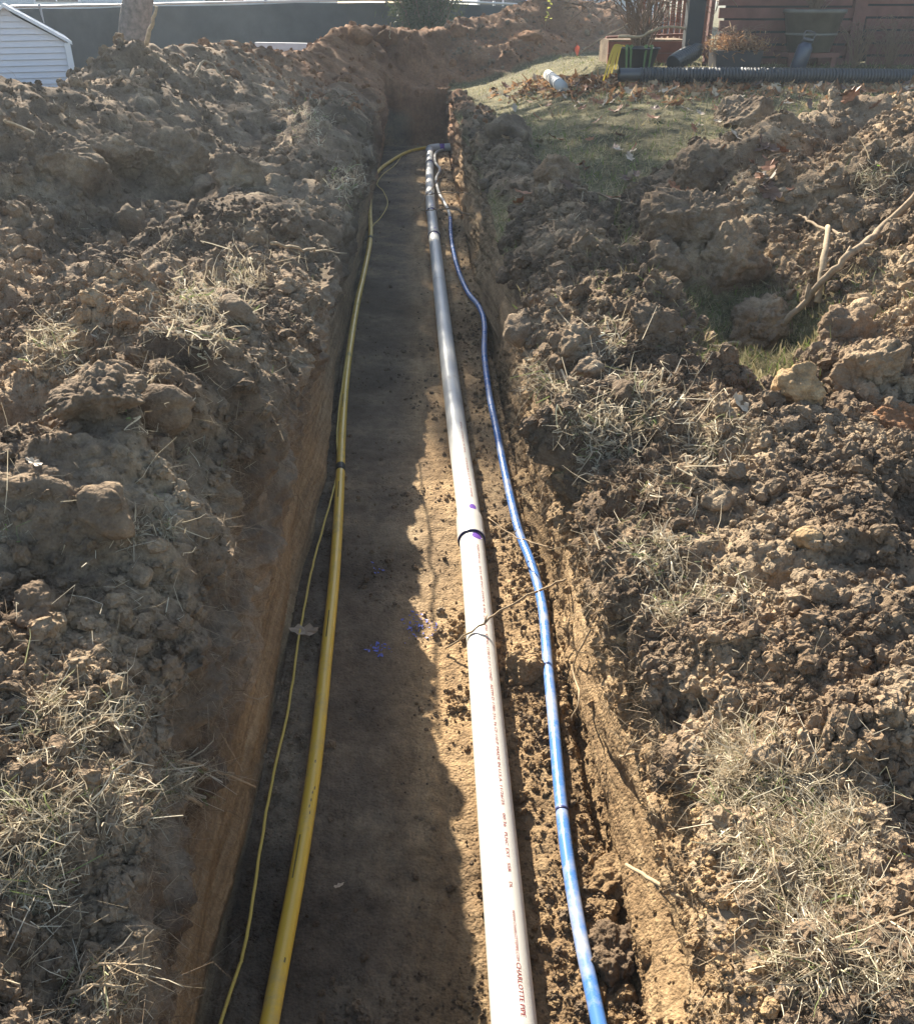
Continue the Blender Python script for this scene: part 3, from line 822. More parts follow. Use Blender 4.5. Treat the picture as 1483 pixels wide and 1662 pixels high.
class Path:
    def __init__(s, pts):
        s.p = [Vector(q) for q in pts]; s.s = [0]
        for a, b in zip(s.p[:-1], s.p[1:]): s.s.append(s.s[-1] + (b - a).length)
        s.sa = np.array(s.s); s.len = s.s[-1]
    def at(s, d):
        i = int(np.clip(np.searchsorted(s.sa, d) - 1, 0, len(s.p) - 2))
        t = (d - s.s[i]) / max(1e-9, s.s[i + 1] - s.s[i])
        return s.p[i].lerp(s.p[i + 1], t), (s.p[i + 1] - s.p[i]).normalized()
    def surf(s, d, ang, r):
        c, t = s.at(d)
        right = t.cross(Vector((0, 0, 1))).normalized(); up = right.cross(t).normalized()
        return c + (up * math.cos(ang) + right * math.sin(ang)) * r
    def at_Y(s, y):                      # arc length where the path passes y
        ys = np.array([q.y for q in s.p]); i = int(np.clip(np.searchsorted(ys, y) - 1, 0, len(ys) - 2))
        return s.s[i] + (s.s[i + 1] - s.s[i]) * (y - ys[i]) / (ys[i + 1] - ys[i])
    def cut(s, a, b, n=None):
        n = n or max(2, int((b - a) / .03)); return [s.at(a + (b - a) * k / n)[0] for k in range(n + 1)]
def patch_mesh(path, d0, d1, a0, a1, r, nd=10, na=8, ragged=0.0, seed=1):
    V, F = [], []; q = random.Random(seed)
    for i in range(nd + 1):
        e0, e1 = q.uniform(0, ragged), q.uniform(0, ragged)
        for k in range(na + 1):
            t = k / na; tt = e0 + (1 - e0 - e1) * t
            bul = math.sin(math.pi * t) ** .5 if ragged else 1
            mid = (d0 + d1) / 2
            V.append(path.surf(mid + (d0 + (d1 - d0) * i / nd - mid) * bul, a0 + (a1 - a0) * tt, r))
    for i in range(nd):
        for k in range(na):
            b = i * (na + 1) + k; F.append([b, b + 1, b + na + 2, b + na + 1])
    return npmesh('patch', [tuple(v) for v in V], F)
def vy(v, z=FLOOR_Z + .06, u=770): return at_z(u, v, z).y

ZP = FLOOR_Z + 0.066
main_px = [(834, 1662), (802.5, 1300), (764.5, 870), (742, 700), (722, 540), (703.5, 375), (697.5, 310), (697.5, 243)]
mp = [at_z(u, v, ZP) for u, v in main_px]
mp = [mp[0] + (mp[0] - mp[1]) * 1.4] + mp
main = Path(spline(mp, 14))
root = empty('sewer_pipe', main.p[0]); root.location = (0, 0, 0)
tag(root, 'long white plastic drain pipe with purple primed joints lying along the trench floor', 'pipe')
sY = lambda v: main.at_Y(at_z(770, v, ZP + .03).y)
joints = [sY(868), sY(378), sY(340), sY(262)]
cuts = [0] + joints + [main.len]
for a, b in zip(cuts[:-1], cuts[1:]):
    if b - a > .05: MB().tube(main.cut(a, b), .050, 48, True).build('pipe_section', PVC_D, root, True)
cp_len = sY(833) - sY(868)
for k, j in enumerate(joints):
    ln = cp_len if k == 0 else .12
    r0 = .0575
    P = main.cut(j, j + ln, 8); P = [P[0]] + P + [P[-1]]
    rad = [.0505] + [r0] * 7 + [.0565, .055] + [.0505]
    MB().tube(P, rad, 48, False).build('coupling', PVC, root, False)
    rim = main.cut(j - .0035, j + .003, 1)
    MB().tube(rim, [.0570, .0578], 48, True).build('rim_shade', NAVY, root, True)  # dark ring that paints the shadow edge of the coupling lip
    me = patch_mesh(main, j - (.055 if k == 0 else .04), j - .004, -.1, .95, .0504, 8, 12, .15, 3 + k)
    me.name = 'primer_stain'; link('primer_stain', me, PURP, root, True)
    me = patch_mesh(main, j + ln + .002, j + ln + .05, -.05, .7, .0504, 8, 12, .2, 9 + k)
    link('primer_stain', me, PURP, root, True)
# elbow into the right-hand wall
e0 = main.p[-1]; tdir = (main.p[-1] - main.p[-2]).normalized()
out = Vector((.99, .12, .06)).normalized()
arc = [e0 + tdir * (.02) , e0 + tdir * .07, e0 + tdir * .11 + out * .02, e0 + tdir * .13 + out * .07, e0 + tdir * .135 + out * .14]
MB().tube(spline(arc, 5), .060, 32, True).build('elbow', PVC, root, True)
MB().tube([arc[-1], arc[-1] + out * .75], .050, 32, True).build('pipe_section', PVC_D, root, True)
MB().tube([arc[-1] + out * .002, arc[-1] + out * .075], .0515, 32, True).build('primer_stain', PURP, root, True)

def text_mesh(txt, path, d_far, d_near, cap, ang, r):
    cu = bpy.data.curves.new('lettering', 'FONT'); cu.body = txt; cu.resolution_u = 2
    ob = bpy.data.objects.new('lettering', cu)
    me = bpy.data.meshes.new_from_object(ob)
    bpy.data.objects.remove(ob); bpy.data.curves.remove(cu)
    V = np.zeros(len(me.vertices) * 3, np.float32); me.vertices.foreach_get('co', V); V = V.reshape(-1, 3)
    w0, w1 = V[:, 0].min(), V[:, 0].max()
    out = []
    for x, y, z in V:
        d = d_far + (d_near - d_far) * (x - w0) / (w1 - w0)
        out.append(path.surf(d, ang + (y / .7 - .5) * cap / r, r))
    me.vertices.foreach_set('co', np.array([tuple(q) for q in out], np.float32).ravel()); me.update()
    me.name = 'lettering'
    return me
TX = [('CHARLOTTE PIPE', 1573, 1661, .0115), ('WWW.CHARLOTTEPIPE.COM', 1487, 1570, .0072), ('DL', 1441, 1451, .0085), ('SSR', 1410, 1425, .0085),
      ('EXT.', 1386, 1403, .0085), ('PLNC', 1360, 1381, .0085), ('00:36', 1329, 1351, .0085), ('MADE IN U.S.A. 11/26/25', 1220, 1315, .0085),
      ('F6 CF-110-P', 1180, 1216, .0085), ('ASTM D 1785-21a', 1118, 1176, .0085), ('4" PVC 1120 D.2.F COND', 1035, 1112, .0085),
      ('NSF-PW-G  SCH 40 PVC-DWV 4 IN. 280 PSI', 890, 1030, .0085), ('PVC-DWV 4 IN.', 690, 740, .0085), ('CHARLOTTE PIPE', 748, 812, .0085)]
for t_, va, vb, cap in TX:
    link('lettering', text_mesh(t_, main, sY(va), sY(vb), cap, .36, .0506), REDINK, root)

def path_from(pxs, z, ext=1.2, n=10):
    P = [at_z(u, v, (zz[0] if zz else z)) for u, v, *zz in pxs]
    P = [P[0] + (P[0] - P[1]).normalized() * ext] + P
    return Path(spline(P, n))
ZY = FLOOR_Z + .034
yel_px = [(437, 1662), (486, 1400), (512, 1230), (530, 1060), (543, 930), (551, 800), (555, 700), (563, 600), (578, 500), (591, 440), (601, 385), (600, 335), (601, 300), (614, 277), (636, 260), (662, 246), (692, 239)]
yel = path_from(yel_px, ZY)
root = empty('gas_pipe'); tag(root, 'bright yellow plastic gas pipe curving along the left side of the trench floor', 'pipe')
MB().tube(yel.p, .0215, 28).build('pipe_body', YEL, root, True)
yY = lambda v: yel.at_Y(at_z(550, v, ZY + .015).y)
MB().tube(yel.cut(yY(761), yY(751), 3), .0221, 28).build('tape_band', BLK, root, True)
MB().tube(yel.cut(yY(386), yY(383), 2), .0221, 20).build('tape_band', BLK, root, True)
for va, vb, an in ((1425, 1355, -.42), (1035, 992, -.30), (808, 783, -.28), (662, 640, -.28), (1560, 1552, .5)):
    link('print_mark', patch_mesh(yel, yY(va), yY(vb), an, an + .2, .0218, 8, 3), plain('grey_print', (.16, .12, .04), .5), root)
for va, an in ((1290, .3), (1302, .25), (1312, .15), (1322, .35), (1282, .5), (1240, .1)):
    link('mud_speck', patch_mesh(yel, yY(va), yY(va - 6), an, an + .22, .0219, 4, 4, .3, va), SOIL_FLOOR, root)
wire_px = [(358, 1662), (396, 1540), (419, 1400), (441, 1270), (468, 1150), (486, 1030), (505, 930), (523, 860), (540, 800), (549, 755), (547, 700, -.70), (556, 620, -.70), (573, 520, -.70), (592, 430), (598, 385), (605, 366), (618, 352), (629, 330), (622, 310), (612, 298), (622, 282), (640, 268), (652, 252)]
wp_ = path_from(wire_px, FLOOR_Z + .036, 1.2, 8)
o = MB().tube(wob(wp_.p, .0012, 3), .0042, 10).build('tracer_wire', YELW, None, True)
tag(o, 'thin yellow tracer wire snaking beside the yellow gas pipe', 'wire')
ZB = FLOOR_Z + .052
blu_px = [(972, 1662), (944, 1530), (922, 1400), (909, 1290), (898, 1170), (889, 1080), (880, 985), (862, 915), (841, 860), (822, 780), (806, 700), (794, 640), (786, 575), (786, 525), (777, 497), (758, 472), (741, 430), (732, 385), (730, 350), (722, 330), (712, 312), (708, 290), (714, 275), (706, 262), (708, 247), (724, 241)]
blu = path_from(blu_px, ZB)
root = empty('water_pipe'); tag(root, 'glossy blue plastic water pipe winding along the foot of the right trench wall', 'pipe')
bY = lambda v: blu.at_Y(at_z(900, v, ZB + .01).y)
sb = bY(350)
MB().tube(blu.cut(0, sb), .0178, 26).build('pipe_body', BLU, root, True)
MB().tube(blu.cut(sb, blu.len), .0178, 20).build('white_end', PVC, root, True)
MB().tube(blu.cut(bY(1315), bY(1311), 2), .0186, 26).build('joint_ring', NAVY, root, True)

# blue primer drips and a few bits on the floor
BLUEP = plain('blue_primer_drip', (0.10, 0.12, 0.50), 0.4, 0.4, 0.3)
def splat(u, v, sp, n, seed, lab):
    q = random.Random(seed); b = MB()
    for _ in range(n):
        p = hit(u + q.gauss(0, sp), v + q.gauss(0, sp * .7)); a = q.uniform(0, 6.28); l = q.uniform(.002, .010); w_ = l * q.uniform(.15, .6)
        d = Vector((math.cos(a), math.sin(a), 0)); e = Vector((-d.y, d.x, 0)); z = Vector((0, 0, .003))
        b.prism([p + z - d * l, p + z + e * w_, p + z * 1.5 + d * l, p + z - e * w_], (0, 0, .0015))
    return tag(b.build('primer_splash', BLUEP), lab, 'paint splash')
splat(678, 1018, 15, 60, 1, 'blue primer splashed on soil at the sunlit edge left of the white pipe')
splat(612, 1055, 8, 30, 2, 'faint blue primer drips in the shade below the brighter splash')
splat(608, 925, 7, 7, 3, 'tiny blue primer fleck on the shaded trench floor above the other splashes')

# ------------------------------------------------------------------ roots and sticks
def at_x(u, v, x):
    d = ray(u, v); return Vector((0, 0, CAM_Z)) + d * (x / d.x)
def stick(name, pts, r0, r1, mat, label, cat, seed=0, wb=.004, twigs=0, n=5):
    P = wob(spline(pts, n), wb, seed); m = len(P)
    rad = [r0 + (r1 - r0) * k / (m - 1) for k in range(m)]
    b = MB().tube(P, rad, 8)
    q = random.Random(seed + 9)
    for _ in range(twigs):
        i = q.randrange(1, m - 1); d = (P[i + 1] - P[i]).normalized(); s_ = Vector((q.gauss(0, 1), q.gauss(0, 1), q.gauss(.2, 1))).normalized()
        L_ = q.uniform(.03, .09); e = P[i] + (d * .5 + s_ * .7) * L_
        b.tube([P[i], P[i].lerp(e, .5) + Vector((0, 0, q.uniform(-.006, .006))), e], [r1 * .8, r1 * .6, r1 * .3], 5)
    return tag(b.build(name, mat, None, True), label, cat)
F_ = FLOOR_Z
stick('root', [at_z(724, 1054, F_ + .02), at_z(775, 1017, F_ + .13), at_z(822, 985, F_ + .17), at_z(880, 957, F_ + .22), at_z(936, 932, F_ + .27)], .0035, .0045, PALEROOT, 'long pale root reaching from the right wall across the white and blue pipes', 'root', 1, .004, 2)
stick('root', [at_z(792, 840, F_ + .08), at_z(830, 868, F_ + .12), at_z(872, 882, F_ + .2), at_z(940, 908, F_ + .28)], .0018, .0035, TWIG, 'thin dark root over the blue pipe beside the pipe coupling', 'root', 2, .004, 3)
stick('root', [at_z(684, 340, F_ + .14), at_z(706, 341, F_ + .16), at_z(735, 340, F_ + .2), at_z(775, 352, F_ + .3)], .005, .007, TWIG, 'dark root lying over both pipes at the double joint far down the trench', 'root', 3, .01, 4)
stick('root', [at_z(690, 316, F_ + .12), at_z(705, 314, F_ + .16), at_z(740, 312, F_ + .3), at_z(765, 315, F_ + .4)], .004, .006, TWIG, 'thinnest and farthest dark root crossing the white pipe near its elbow', 'root', 4, .01, 4)
stick('root', [at_z(668, 352, F_ + .02), at_z(686, 325, F_ + .14), at_z(705, 298, F_ + .2), at_z(722, 280, F_ + .35)], .004, .006, TWIG, 'slanting dark twig leaning on the white pipe near its far end', 'twig', 5, .01, 5)
stick('root', [at_x(236, 1228, -.56), at_x(300, 1236, -.50), at_x(345, 1250, -.47), at_x(415, 1278, -.42)], .0036, .0022, PALEROOT, 'pale root poking out of the lower left trench wall, the longest there', 'root', 6, .003, 1)
stick('root', [at_x(352, 1120, -.52), at_x(390, 1125, -.48), at_x(415, 1134, -.45), at_x(434, 1130, -.43)], .002, .0015, PALEROOT, 'short curved root tip on the left wall above the longest root', 'root', 7, .002)
stick('root', [at_x(340, 1160, -.51), at_x(362, 1195, -.495), at_x(380, 1228, -.48), at_x(393, 1252, -.47)], .002, .0015, PALEROOT, 'thin root hanging steeply down the left wall towards the wire', 'root', 8, .002)
stick('root', [at_x(283, 1288, -.52), at_x(305, 1294, -.50), at_x(328, 1306, -.48)], .007, .004, PALEROOT, 'short thick grey root stub in the lower left wall', 'root', 9, .002)
stick('root', [at_x(440, 395, -.62), at_x(490, 405, -.55), at_x(520, 405, -.50), at_x(561, 411, -.44)], .007, .004, PALEROOT, 'pale twig sticking out over the trench from the far left bank', 'root', 10, .01, 2)
stick('root', [at_x(400, 520, -.62), at_x(440, 522, -.56), at_x(480, 540, -.50)], .005, .003, PALEROOT, 'thin root below the pale twig on the left bank, bending down', 'root', 11, .006, 2)
stick('root', [at_x(1006, 1228, .47), at_x(1050, 1222, .50), at_x(1130, 1218, .60)], .003, .0035, PALEROOT, 'straight pale root standing out of the near right wall', 'root', 12, .002)
stick('root', [at_x(1005, 1232, .43), at_x(1040, 1200, .47), at_x(1085, 1180, .53)], .0018, .003, PALEROOT, 'thin curved root just above the straight one on the right wall', 'root', 13, .002, 2)
stick('root', [at_x(1018, 1405, .43), at_x(1060, 1430, .45), at_x(1120, 1465, .50)], .004, .005, PALEROOT, 'dark crooked root low on the near right wall above the clay block', 'root', 14, .003, 1)
stick('root', [at_x(926, 1170, .40), at_x(940, 1130, .43), at_x(930, 1080, .44), at_x(960, 1020, .46)], .0022, .003, PALEROOT, 'looping root hanging beside the blue pipe on the right wall', 'root', 15, .002, 2)
def over(u, v, dz): p = hit(u, v); return p + Vector((0, 0, dz))
stick('fallen_branch', [over(1240, 575, .03), over(1290, 530, .09), over(1335, 490, .12), over(1380, 442, .10), over(1430, 400, .10), over(1500, 335, .12)], .014, .018, TWIG, 'long brown branch lying across the clods of the right bank', 'branch', 20, .008, 6)
stick('fallen_branch', [over(1325, 505, .04), over(1328, 460, .12), over(1335, 415, .14)], .018, .012, PALEROOT, 'short stout pale stick standing behind the long fallen branch', 'stick', 21, .004, 4)
stick('fallen_branch', [over(1290, 372, .08), over(1320, 392, .08), over(1362, 415, .09)], .006, .008, TWIG, 'thin dark twig slanting above the short stout stick', 'twig', 22, .006, 3)
stick('fallen_branch', [over(1150, 575, .03), over(1185, 574, .05), over(1225, 572, .04)], .007, .010, PALEROOT, 'short pale twig lying on the grass patch of the right bank', 'twig', 23, .006, 2)
stick('fallen_branch', [over(935, 318, .05), over(980, 332, .05), over(1030, 342, .04)], .008, .005, TWIG, 'twig on the shaded soil between the lawn and the right trench lip', 'twig', 24, .01, 3)
stick('fallen_branch', [over(238, 78, .02), over(238, 78, .17) + Vector((.07, 0, 0)), over(238, 78, .33) + Vector((.15, 0, 0))], .022, .012, PALEROOT, 'pale stick standing upright on the left heap in front of the tree', 'stick', 25, .01, 1)
stick('fallen_branch', [over(315, 130, .03), over(338, 121, .12), over(368, 138, .04)], .012, .008, PALEROOT, 'pale forked twig on the upper slope of the left heap', 'twig', 26, .01, 3)
stick('fallen_branch', [over(10, 215, .06), over(50, 235, .08), over(95, 265, .04)], .010, .006, PALEROOT, 'grey root lying on the big slab at the far left edge', 'root', 27, .01, 4)
stick('fallen_branch', [over(633, 72, .02), over(633, 72, .15), over(633, 72, .3) + Vector((.03, 0, 0))], .012, .006, TWIG, 'thin stick poking up beside the tall reddish knob', 'stick', 28, .01, 1)
stick('fallen_branch', [over(860, 915, .02), over(900, 900, .02)], .001, .001, TWIG, 'hair-thin root by the middle of the blue pipe', 'root', 29, .001)
for k, (u, v, l, a, lab) in enumerate([(160, 1625, 90, .15, 'pale split straw stalk lying at the bottom left corner'), (170, 1590, 80, -.25, 'bright straw stalk above the split one in the bottom left corner'),
        (350, 1270, 60, .3, 'bleached straw bunch hanging over the left lip above the root stub')]):
    p = hit(u, v); m_ = px(u, v, p); d = Vector((math.cos(a), .2, -math.sin(a) * .4)).normalized() * l * m_
    stick('straw_stalk', [p + Vector((0, 0, .02)) - d * .5, p + Vector((0, 0, .035)), p + Vector((0, 0, .02)) + d * .5], .0028, .0015, PALEROOT, lab, 'straw stalk', 40 + k, .003, 5)

# ------------------------------------------------------------------ background: fence, trees, houses
SCREEN = plain('dark_screen_fabric', (0.052, 0.066, 0.076), 0.85, 0.2, 0.2, 3, 0.004)
RAIL = plain('galvanised_rail', (0.50, 0.50, 0.50), 0.4, 0.5, 0.1, 8, 0, 0.6)
ftop = 1.13
FTOP_PX = [(-200, 16, 15), (0, 12, 17), (180, 8.5, 20), (400, 3.5, 21), (600, 0, 22), (760, 3.5, 23), (900, 10, 23.5), (1010, 18, 24), (1120, 26, 24.5)]
fence = empty('screened_fence'); tag(fence, 'long low chain-link fence covered with dark screening fabric behind the heaps', 'fence')
fp = [at_y(u, v, y) for u, v, y in FTOP_PX]
V_, F2 = [], []; nseg = 0
fine = []
for a, b in zip(fp[:-1], fp[1:]):
    L_ = (b - a).length; m_ = max(4, int(L_ / .12))
    for k in range(m_): fine.append(a.lerp(b, k / m_))
fine.append(fp[-1])
nz_ = 14
acc = 0
for i, p in enumerate(fine):
    t = (fine[min(i + 1, len(fine) - 1)] - fine[max(i - 1, 0)]).normalized(); n_ = Vector((t.y, -t.x, 0))
    if i: acc += (p - fine[i - 1]).length
    sag = .02 * abs(math.sin(acc * 1.05))
    for k in range(nz_ + 1):
        z = -0.1 + (p.z - .02 - sag + .1) * k / nz_
        wv = .02 * math.sin(acc * 3.1 + k * .3) * math.sin(k / nz_ * math.pi) + .012 * math.sin(acc * 9 + k)
        V_.append((p.x + n_.x * wv, p.y + n_.y * wv, z))
for i in range(len(fine) - 1):
    for k in range(nz_):
        b = i * (nz_ + 1) + k; F2.append((b, b + nz_ + 1, b + nz_ + 2, b + 1))
link('screen_fabric', npmesh('screen_fabric', V_, F2), SCREEN, fence, True)
MB().tube([p + Vector((0, .03, .01)) for p in fp], .022, 10).build('top_rail', RAIL, fence, True)
dacc, nextp = 0, 0.5
for i in range(1, len(fine)):
    dacc += (fine[i] - fine[i - 1]).length
    if dacc >= nextp:
        nextp += 2.6
        q = fine[i]
        MB().tube([(q.x, q.y + .06, -.1), (q.x, q.y + .06, q.z + .05)], .03, 10).build('post', RAIL, fence, True)
# light edging board at the foot of the fence
KERB = plain('pale_edging', (0.55, 0.56, 0.57), 0.8, 0.2, 0.08)
a, b = at_y(415, 76, 17.5), at_y(560, 73, 17.5)
o = MB().box((a + b) / 2, (b.x - a.x, .12, .10), Matrix.Rotation(math.atan2(b.z - a.z, b.x - a.x), 3, 'Y')).box((a + b) / 2 - Vector((0, 0, .42)), (b.x - a.x - .1, .08, .74)).build('edging_board', KERB)
tag(o, 'pale board edge showing over the low saddle of the far heap', 'board')

# houses beyond the fence
SIDE = plain('pale_siding', (0.50, 0.56, 0.62), 0.6, 0.3, 0.04)
WHITE = plain('white_trim', (0.72, 0.74, 0.76), 0.6, 0.3, 0.03)
GLASS = plain('dark_window_glass', (0.05, 0.06, 0.07), 0.08, 0.6, 0.1)
DARKP = plain('dark_post', (0.05, 0.05, 0.055), 0.6, 0.3, 0.2)
GREYP = plain('grey_garage_door', (0.50, 0.50, 0.49), 0.6, 0.3, 0.05)
def house(u0, u1, y, depth, mat, lab, h=3.4, boards=14, windows=()):
    z0 = -0.2
    a, b = at_y(u0, 0, y), at_y(u1, 0, y)
    root = empty('house', ((a.x + b.x) / 2, y, z0)); tag(root, lab, 'house')
    W = b.x - a.x
    MB().box((0, depth / 2 + .03, h / 2), (W, depth, h)).build('wall', mat, root)
    bh = h / boards
    for k in range(boards):
        MB().box((0, .0, bh * (k + .5)), (W + .02, .04, bh * .93), Matrix.Rotation(.05, 3, 'X')).build('siding_board', mat, root)
    rf = MB().prism([(-W / 2 - .4, -.4, h), (-W / 2 - .4, depth / 2, h + 1.6), (-W / 2 - .4, depth + .4, h)], (W + .8, 0, 0)).build('roof', DARKP, root)
    for (c, w_, zb, zt, m2, nm) in windows:
        f = MB().box((c * W, -.05, (zb + zt) / 2), (w_, .06, zt - zb)).build(nm, WHITE, root)
        g = MB().box((c * W, -.09, (zb + zt) / 2), (w_ - .16, .04, zt - zb - .16)).build('pane' if nm == 'window' else 'panel', m2, f)
        MB().box((c * W, -.12, (zb + zt) / 2), (.05, .03, zt - zb - .16)).build('divider', WHITE, f)
    return root
house(-260, 518, 34, 8, SIDE, 'pale blue house wall showing above the dark fence at the top left', 3.6, 16, ((-.05, 1.5, 1.2, 2.6, GLASS, 'window'), (.3, 1.4, 1.2, 2.6, GLASS, 'window')))
house(780, 1075, 30, 8, WHITE, 'white house with pale doors just above the fence right of the tall shrub', 3.4, 15, ((-.12, .25, .2, 3.0, DARKP, 'door'), (.16, 2.4, .5, 2.8, GREYP, 'garage_door'), (-.38, 1.5, 1.0, 2.4, GLASS, 'window')))

# shed
VINYL = plain('white_vinyl', (0.66, 0.66, 0.70), 0.5, 0.3, 0.03)
sy = 11.0
apex, eav, bot = at_y(6, 13, sy), at_y(104, 70, sy), at_y(113, 150, sy)
mpx = (at_y(100, 70, sy) - at_y(99, 70, sy)).length
shed = empty('garden_shed', (apex.x, sy, bot.z - .1)); tag(shed, 'small white plastic shed with a gabled end at the top left corner', 'shed')
shed.rotation_euler.z = -math.atan2(apex.x, sy) * .97
hw = (eav.x - apex.x) / math.cos(shed.rotation_euler.z) * .97; zb = 0; ze = eav.z - shed.location.z; za = apex.z - shed.location.z
q = lambda z: hw * (1 if z <= ze else max(.02, (za - z) / (za - ze)))
n_ = 15; ph = za / n_
MB().prism([(-hw + .02, .05, 0), (hw - .02, .05, 0), (hw - .02, .05, ze), (0, .05, za - .02), (-hw + .02, .05, ze)], (0, 1.7, 0)).build('wall', VINYL, shed)
for k in range(n_):
    z0, z1 = k * ph, (k + .955) * ph
    w0, w1 = q(z0) - .03, q(z1) - .03
    if w1 < .02: w1 = .02
    MB().prism([(-w0, -.0, z0), (w0, -.0, z0), (w1, .018, z1), (-w1, .018, z1)], (0, .045, 0)).build('siding_plank', VINYL, shed)
for sgn in (-1, 1):
    MB().prism([(0, -.06, za + .01), (sgn * (hw + .03), -.06, ze - .02), (sgn * (hw + .03), -.06, ze + .015), (0, -.06, za + .045)], (0, 1.9, 0)).build('roof_panel', WHITE, shed)
    MB().box((sgn * (hw - .02), -.02, ze / 2), (.06, .05, ze)).build('corner_post', WHITE, shed)

# oak whose trunk stands behind the left heap
def tree(x, y, z0, r0, h_trunk, seed, name, lab, spread=1.0, depth=6, ratio=.76, leafn=9000, lean=(0, 0)):
    q = random.Random(seed); root = empty(name, (x, y, z0)); tag(root, lab, 'tree')
    b = MB(); tb = MB(); tips = []
    top = Vector((lean[0], lean[1], h_trunk))
    TP = wob(spline([(0, 0, -.2), (top.x * .3, top.y * .3, h_trunk * .4), tuple(top)], 8), .02, seed)
    tb.tube(TP, [r0 * (1.25 - .45 * (k / (len(TP) - 1)) ** .5) for k in range(len(TP))], 20)
    tr = tb.build('trunk', BARK2, root, True)
    def grow(p, d, L_, r, lv):
        pts = [p]; c = p.copy(); dd = d.copy()
        for k in range(4):
            dd = (dd + Vector((q.gauss(0, .13), q.gauss(0, .13), q.gauss(.03, .1)))).normalized()
            c = c + dd * L_ / 4; pts.append(c.copy())
        b.tube(pts, [r * (1 - .35 * k / 4) for k in range(5)], 7 if lv < 3 else 4, False)
        if lv >= 2: tips.extend([pts[2], pts[3], pts[4]])
        if lv < depth:
            for k in range(3 if lv < 4 else 2):
                ax = Vector((q.gauss(0, 1), q.gauss(0, 1), q.gauss(0, .6))).normalized()
                nd = (dd + ax * q.uniform(.45, .85) * spread).normalized()
                s0 = pts[q.choice([2, 3, 4])] if k else pts[4]
                grow(s0, nd, L_ * q.uniform(ratio - .1, ratio + .06), r * .62, lv + 1)
    for k in range(4):
        a = k * 1.57 + q.uniform(-.4, .4)
        grow(TP[-1] - Vector((0, 0, q.uniform(0, .5))), Vector((math.cos(a) * .8 * spread, math.sin(a) * .8 * spread, q.uniform(.6, 1.1))).normalized(), 1.9, r0 * .5, 0)
    grow(TP[-1], Vector((0, 0, 1)), 2.0, r0 * .55, 0)
    cr = b.build('crown', BARK, root, True)
    if leafn:
        tp = np.array([tuple(t) for t in tips]); r_ = np.random.default_rng(seed)
        P = tp[r_.integers(0, len(tp), leafn)] + r_.normal(size=(leafn, 3)) * .12
        me = strands('leaves', P, r_.normal(size=(leafn, 3)), r_.uniform(.08, .14, leafn), r_.uniform(.05, .09, leafn), LEAFM, seed, .4, 1)
        lf = link('leaves', me, LEAFM, root); lf['kind'] = 'stuff'
    return root
LEAFM = strand('oak_leaf', [(0, (.17, .09, .045)), (.5, (.36, .19, .09)), (1, (.50, .36, .22))], .3)
BARK2 = plain('oak_bark', (0.21, 0.18, 0.155), 0.9, 0.1, 0.45, 14, 0.02)
tb_ = at_y(207, 95, 18.0)
tree(tb_.x, 18.0, 0, .27, 2.6, 4, 'oak_tree', 'grey barked oak standing behind the left heap, its crown above the picture', 1.05, 6, .74, 16000, (.9, .2))

# tall evergreen shrub behind the far heap
def shrub(x, y, h, w_, seed, lab, mat, nleaf, stems=26, name='evergreen_shrub'):
    q = random.Random(seed); root = empty(name, (x, y, 0)); tag(root, lab, 'shrub'); b = MB(); pts = []
    for k in range(stems):
        a = q.uniform(0, 6.28); t = Vector((math.cos(a) * w_ * q.uniform(.1, 1), math.sin(a) * w_ * .6 * q.uniform(.1, 1), h * q.uniform(.7, 1.05)))
        P = wob(spline([(t.x * .12, t.y * .12, 0), (t.x * .5, t.y * .5, t.z * .55), tuple(t)], 5), .03, seed + k)
        b.tube(P, [.016 * (1 - .7 * i / (len(P) - 1)) for i in range(len(P))], 5)
        pts += P[1:]
    b.build('stems', BARK, root, True)
    r_ = np.random.default_rng(seed); tp = np.array([tuple(p) for p in pts])
    P = tp[r_.integers(0, len(tp), nleaf)] + r_.normal(size=(nleaf, 3)) * np.array([.16, .16, .14])
    D = r_.normal(size=(nleaf, 3)) + np.array([0, 0, .5])
    me = strands('foliage', P, D, r_.uniform(.07, .15, nleaf), r_.uniform(.018, .035, nleaf), mat, seed, .5, 1, .3)
    f = link('foliage', me, mat, root); f['kind'] = 'stuff'
    return root
EVG = strand('evergreen_leaf', [(0, (.035, .055, .022)), (.6, (.06, .085, .035)), (1, (.11, .12, .06))], .25)
p = at_y(690, 30, 21.5); shrub(p.x, 21.5, 3.2, 1.7, 61, 'tall dark evergreen shrub with thin stems behind the middle of the far heap', EVG, 22000, 60)
p = at_y(1005, 30, 17); 
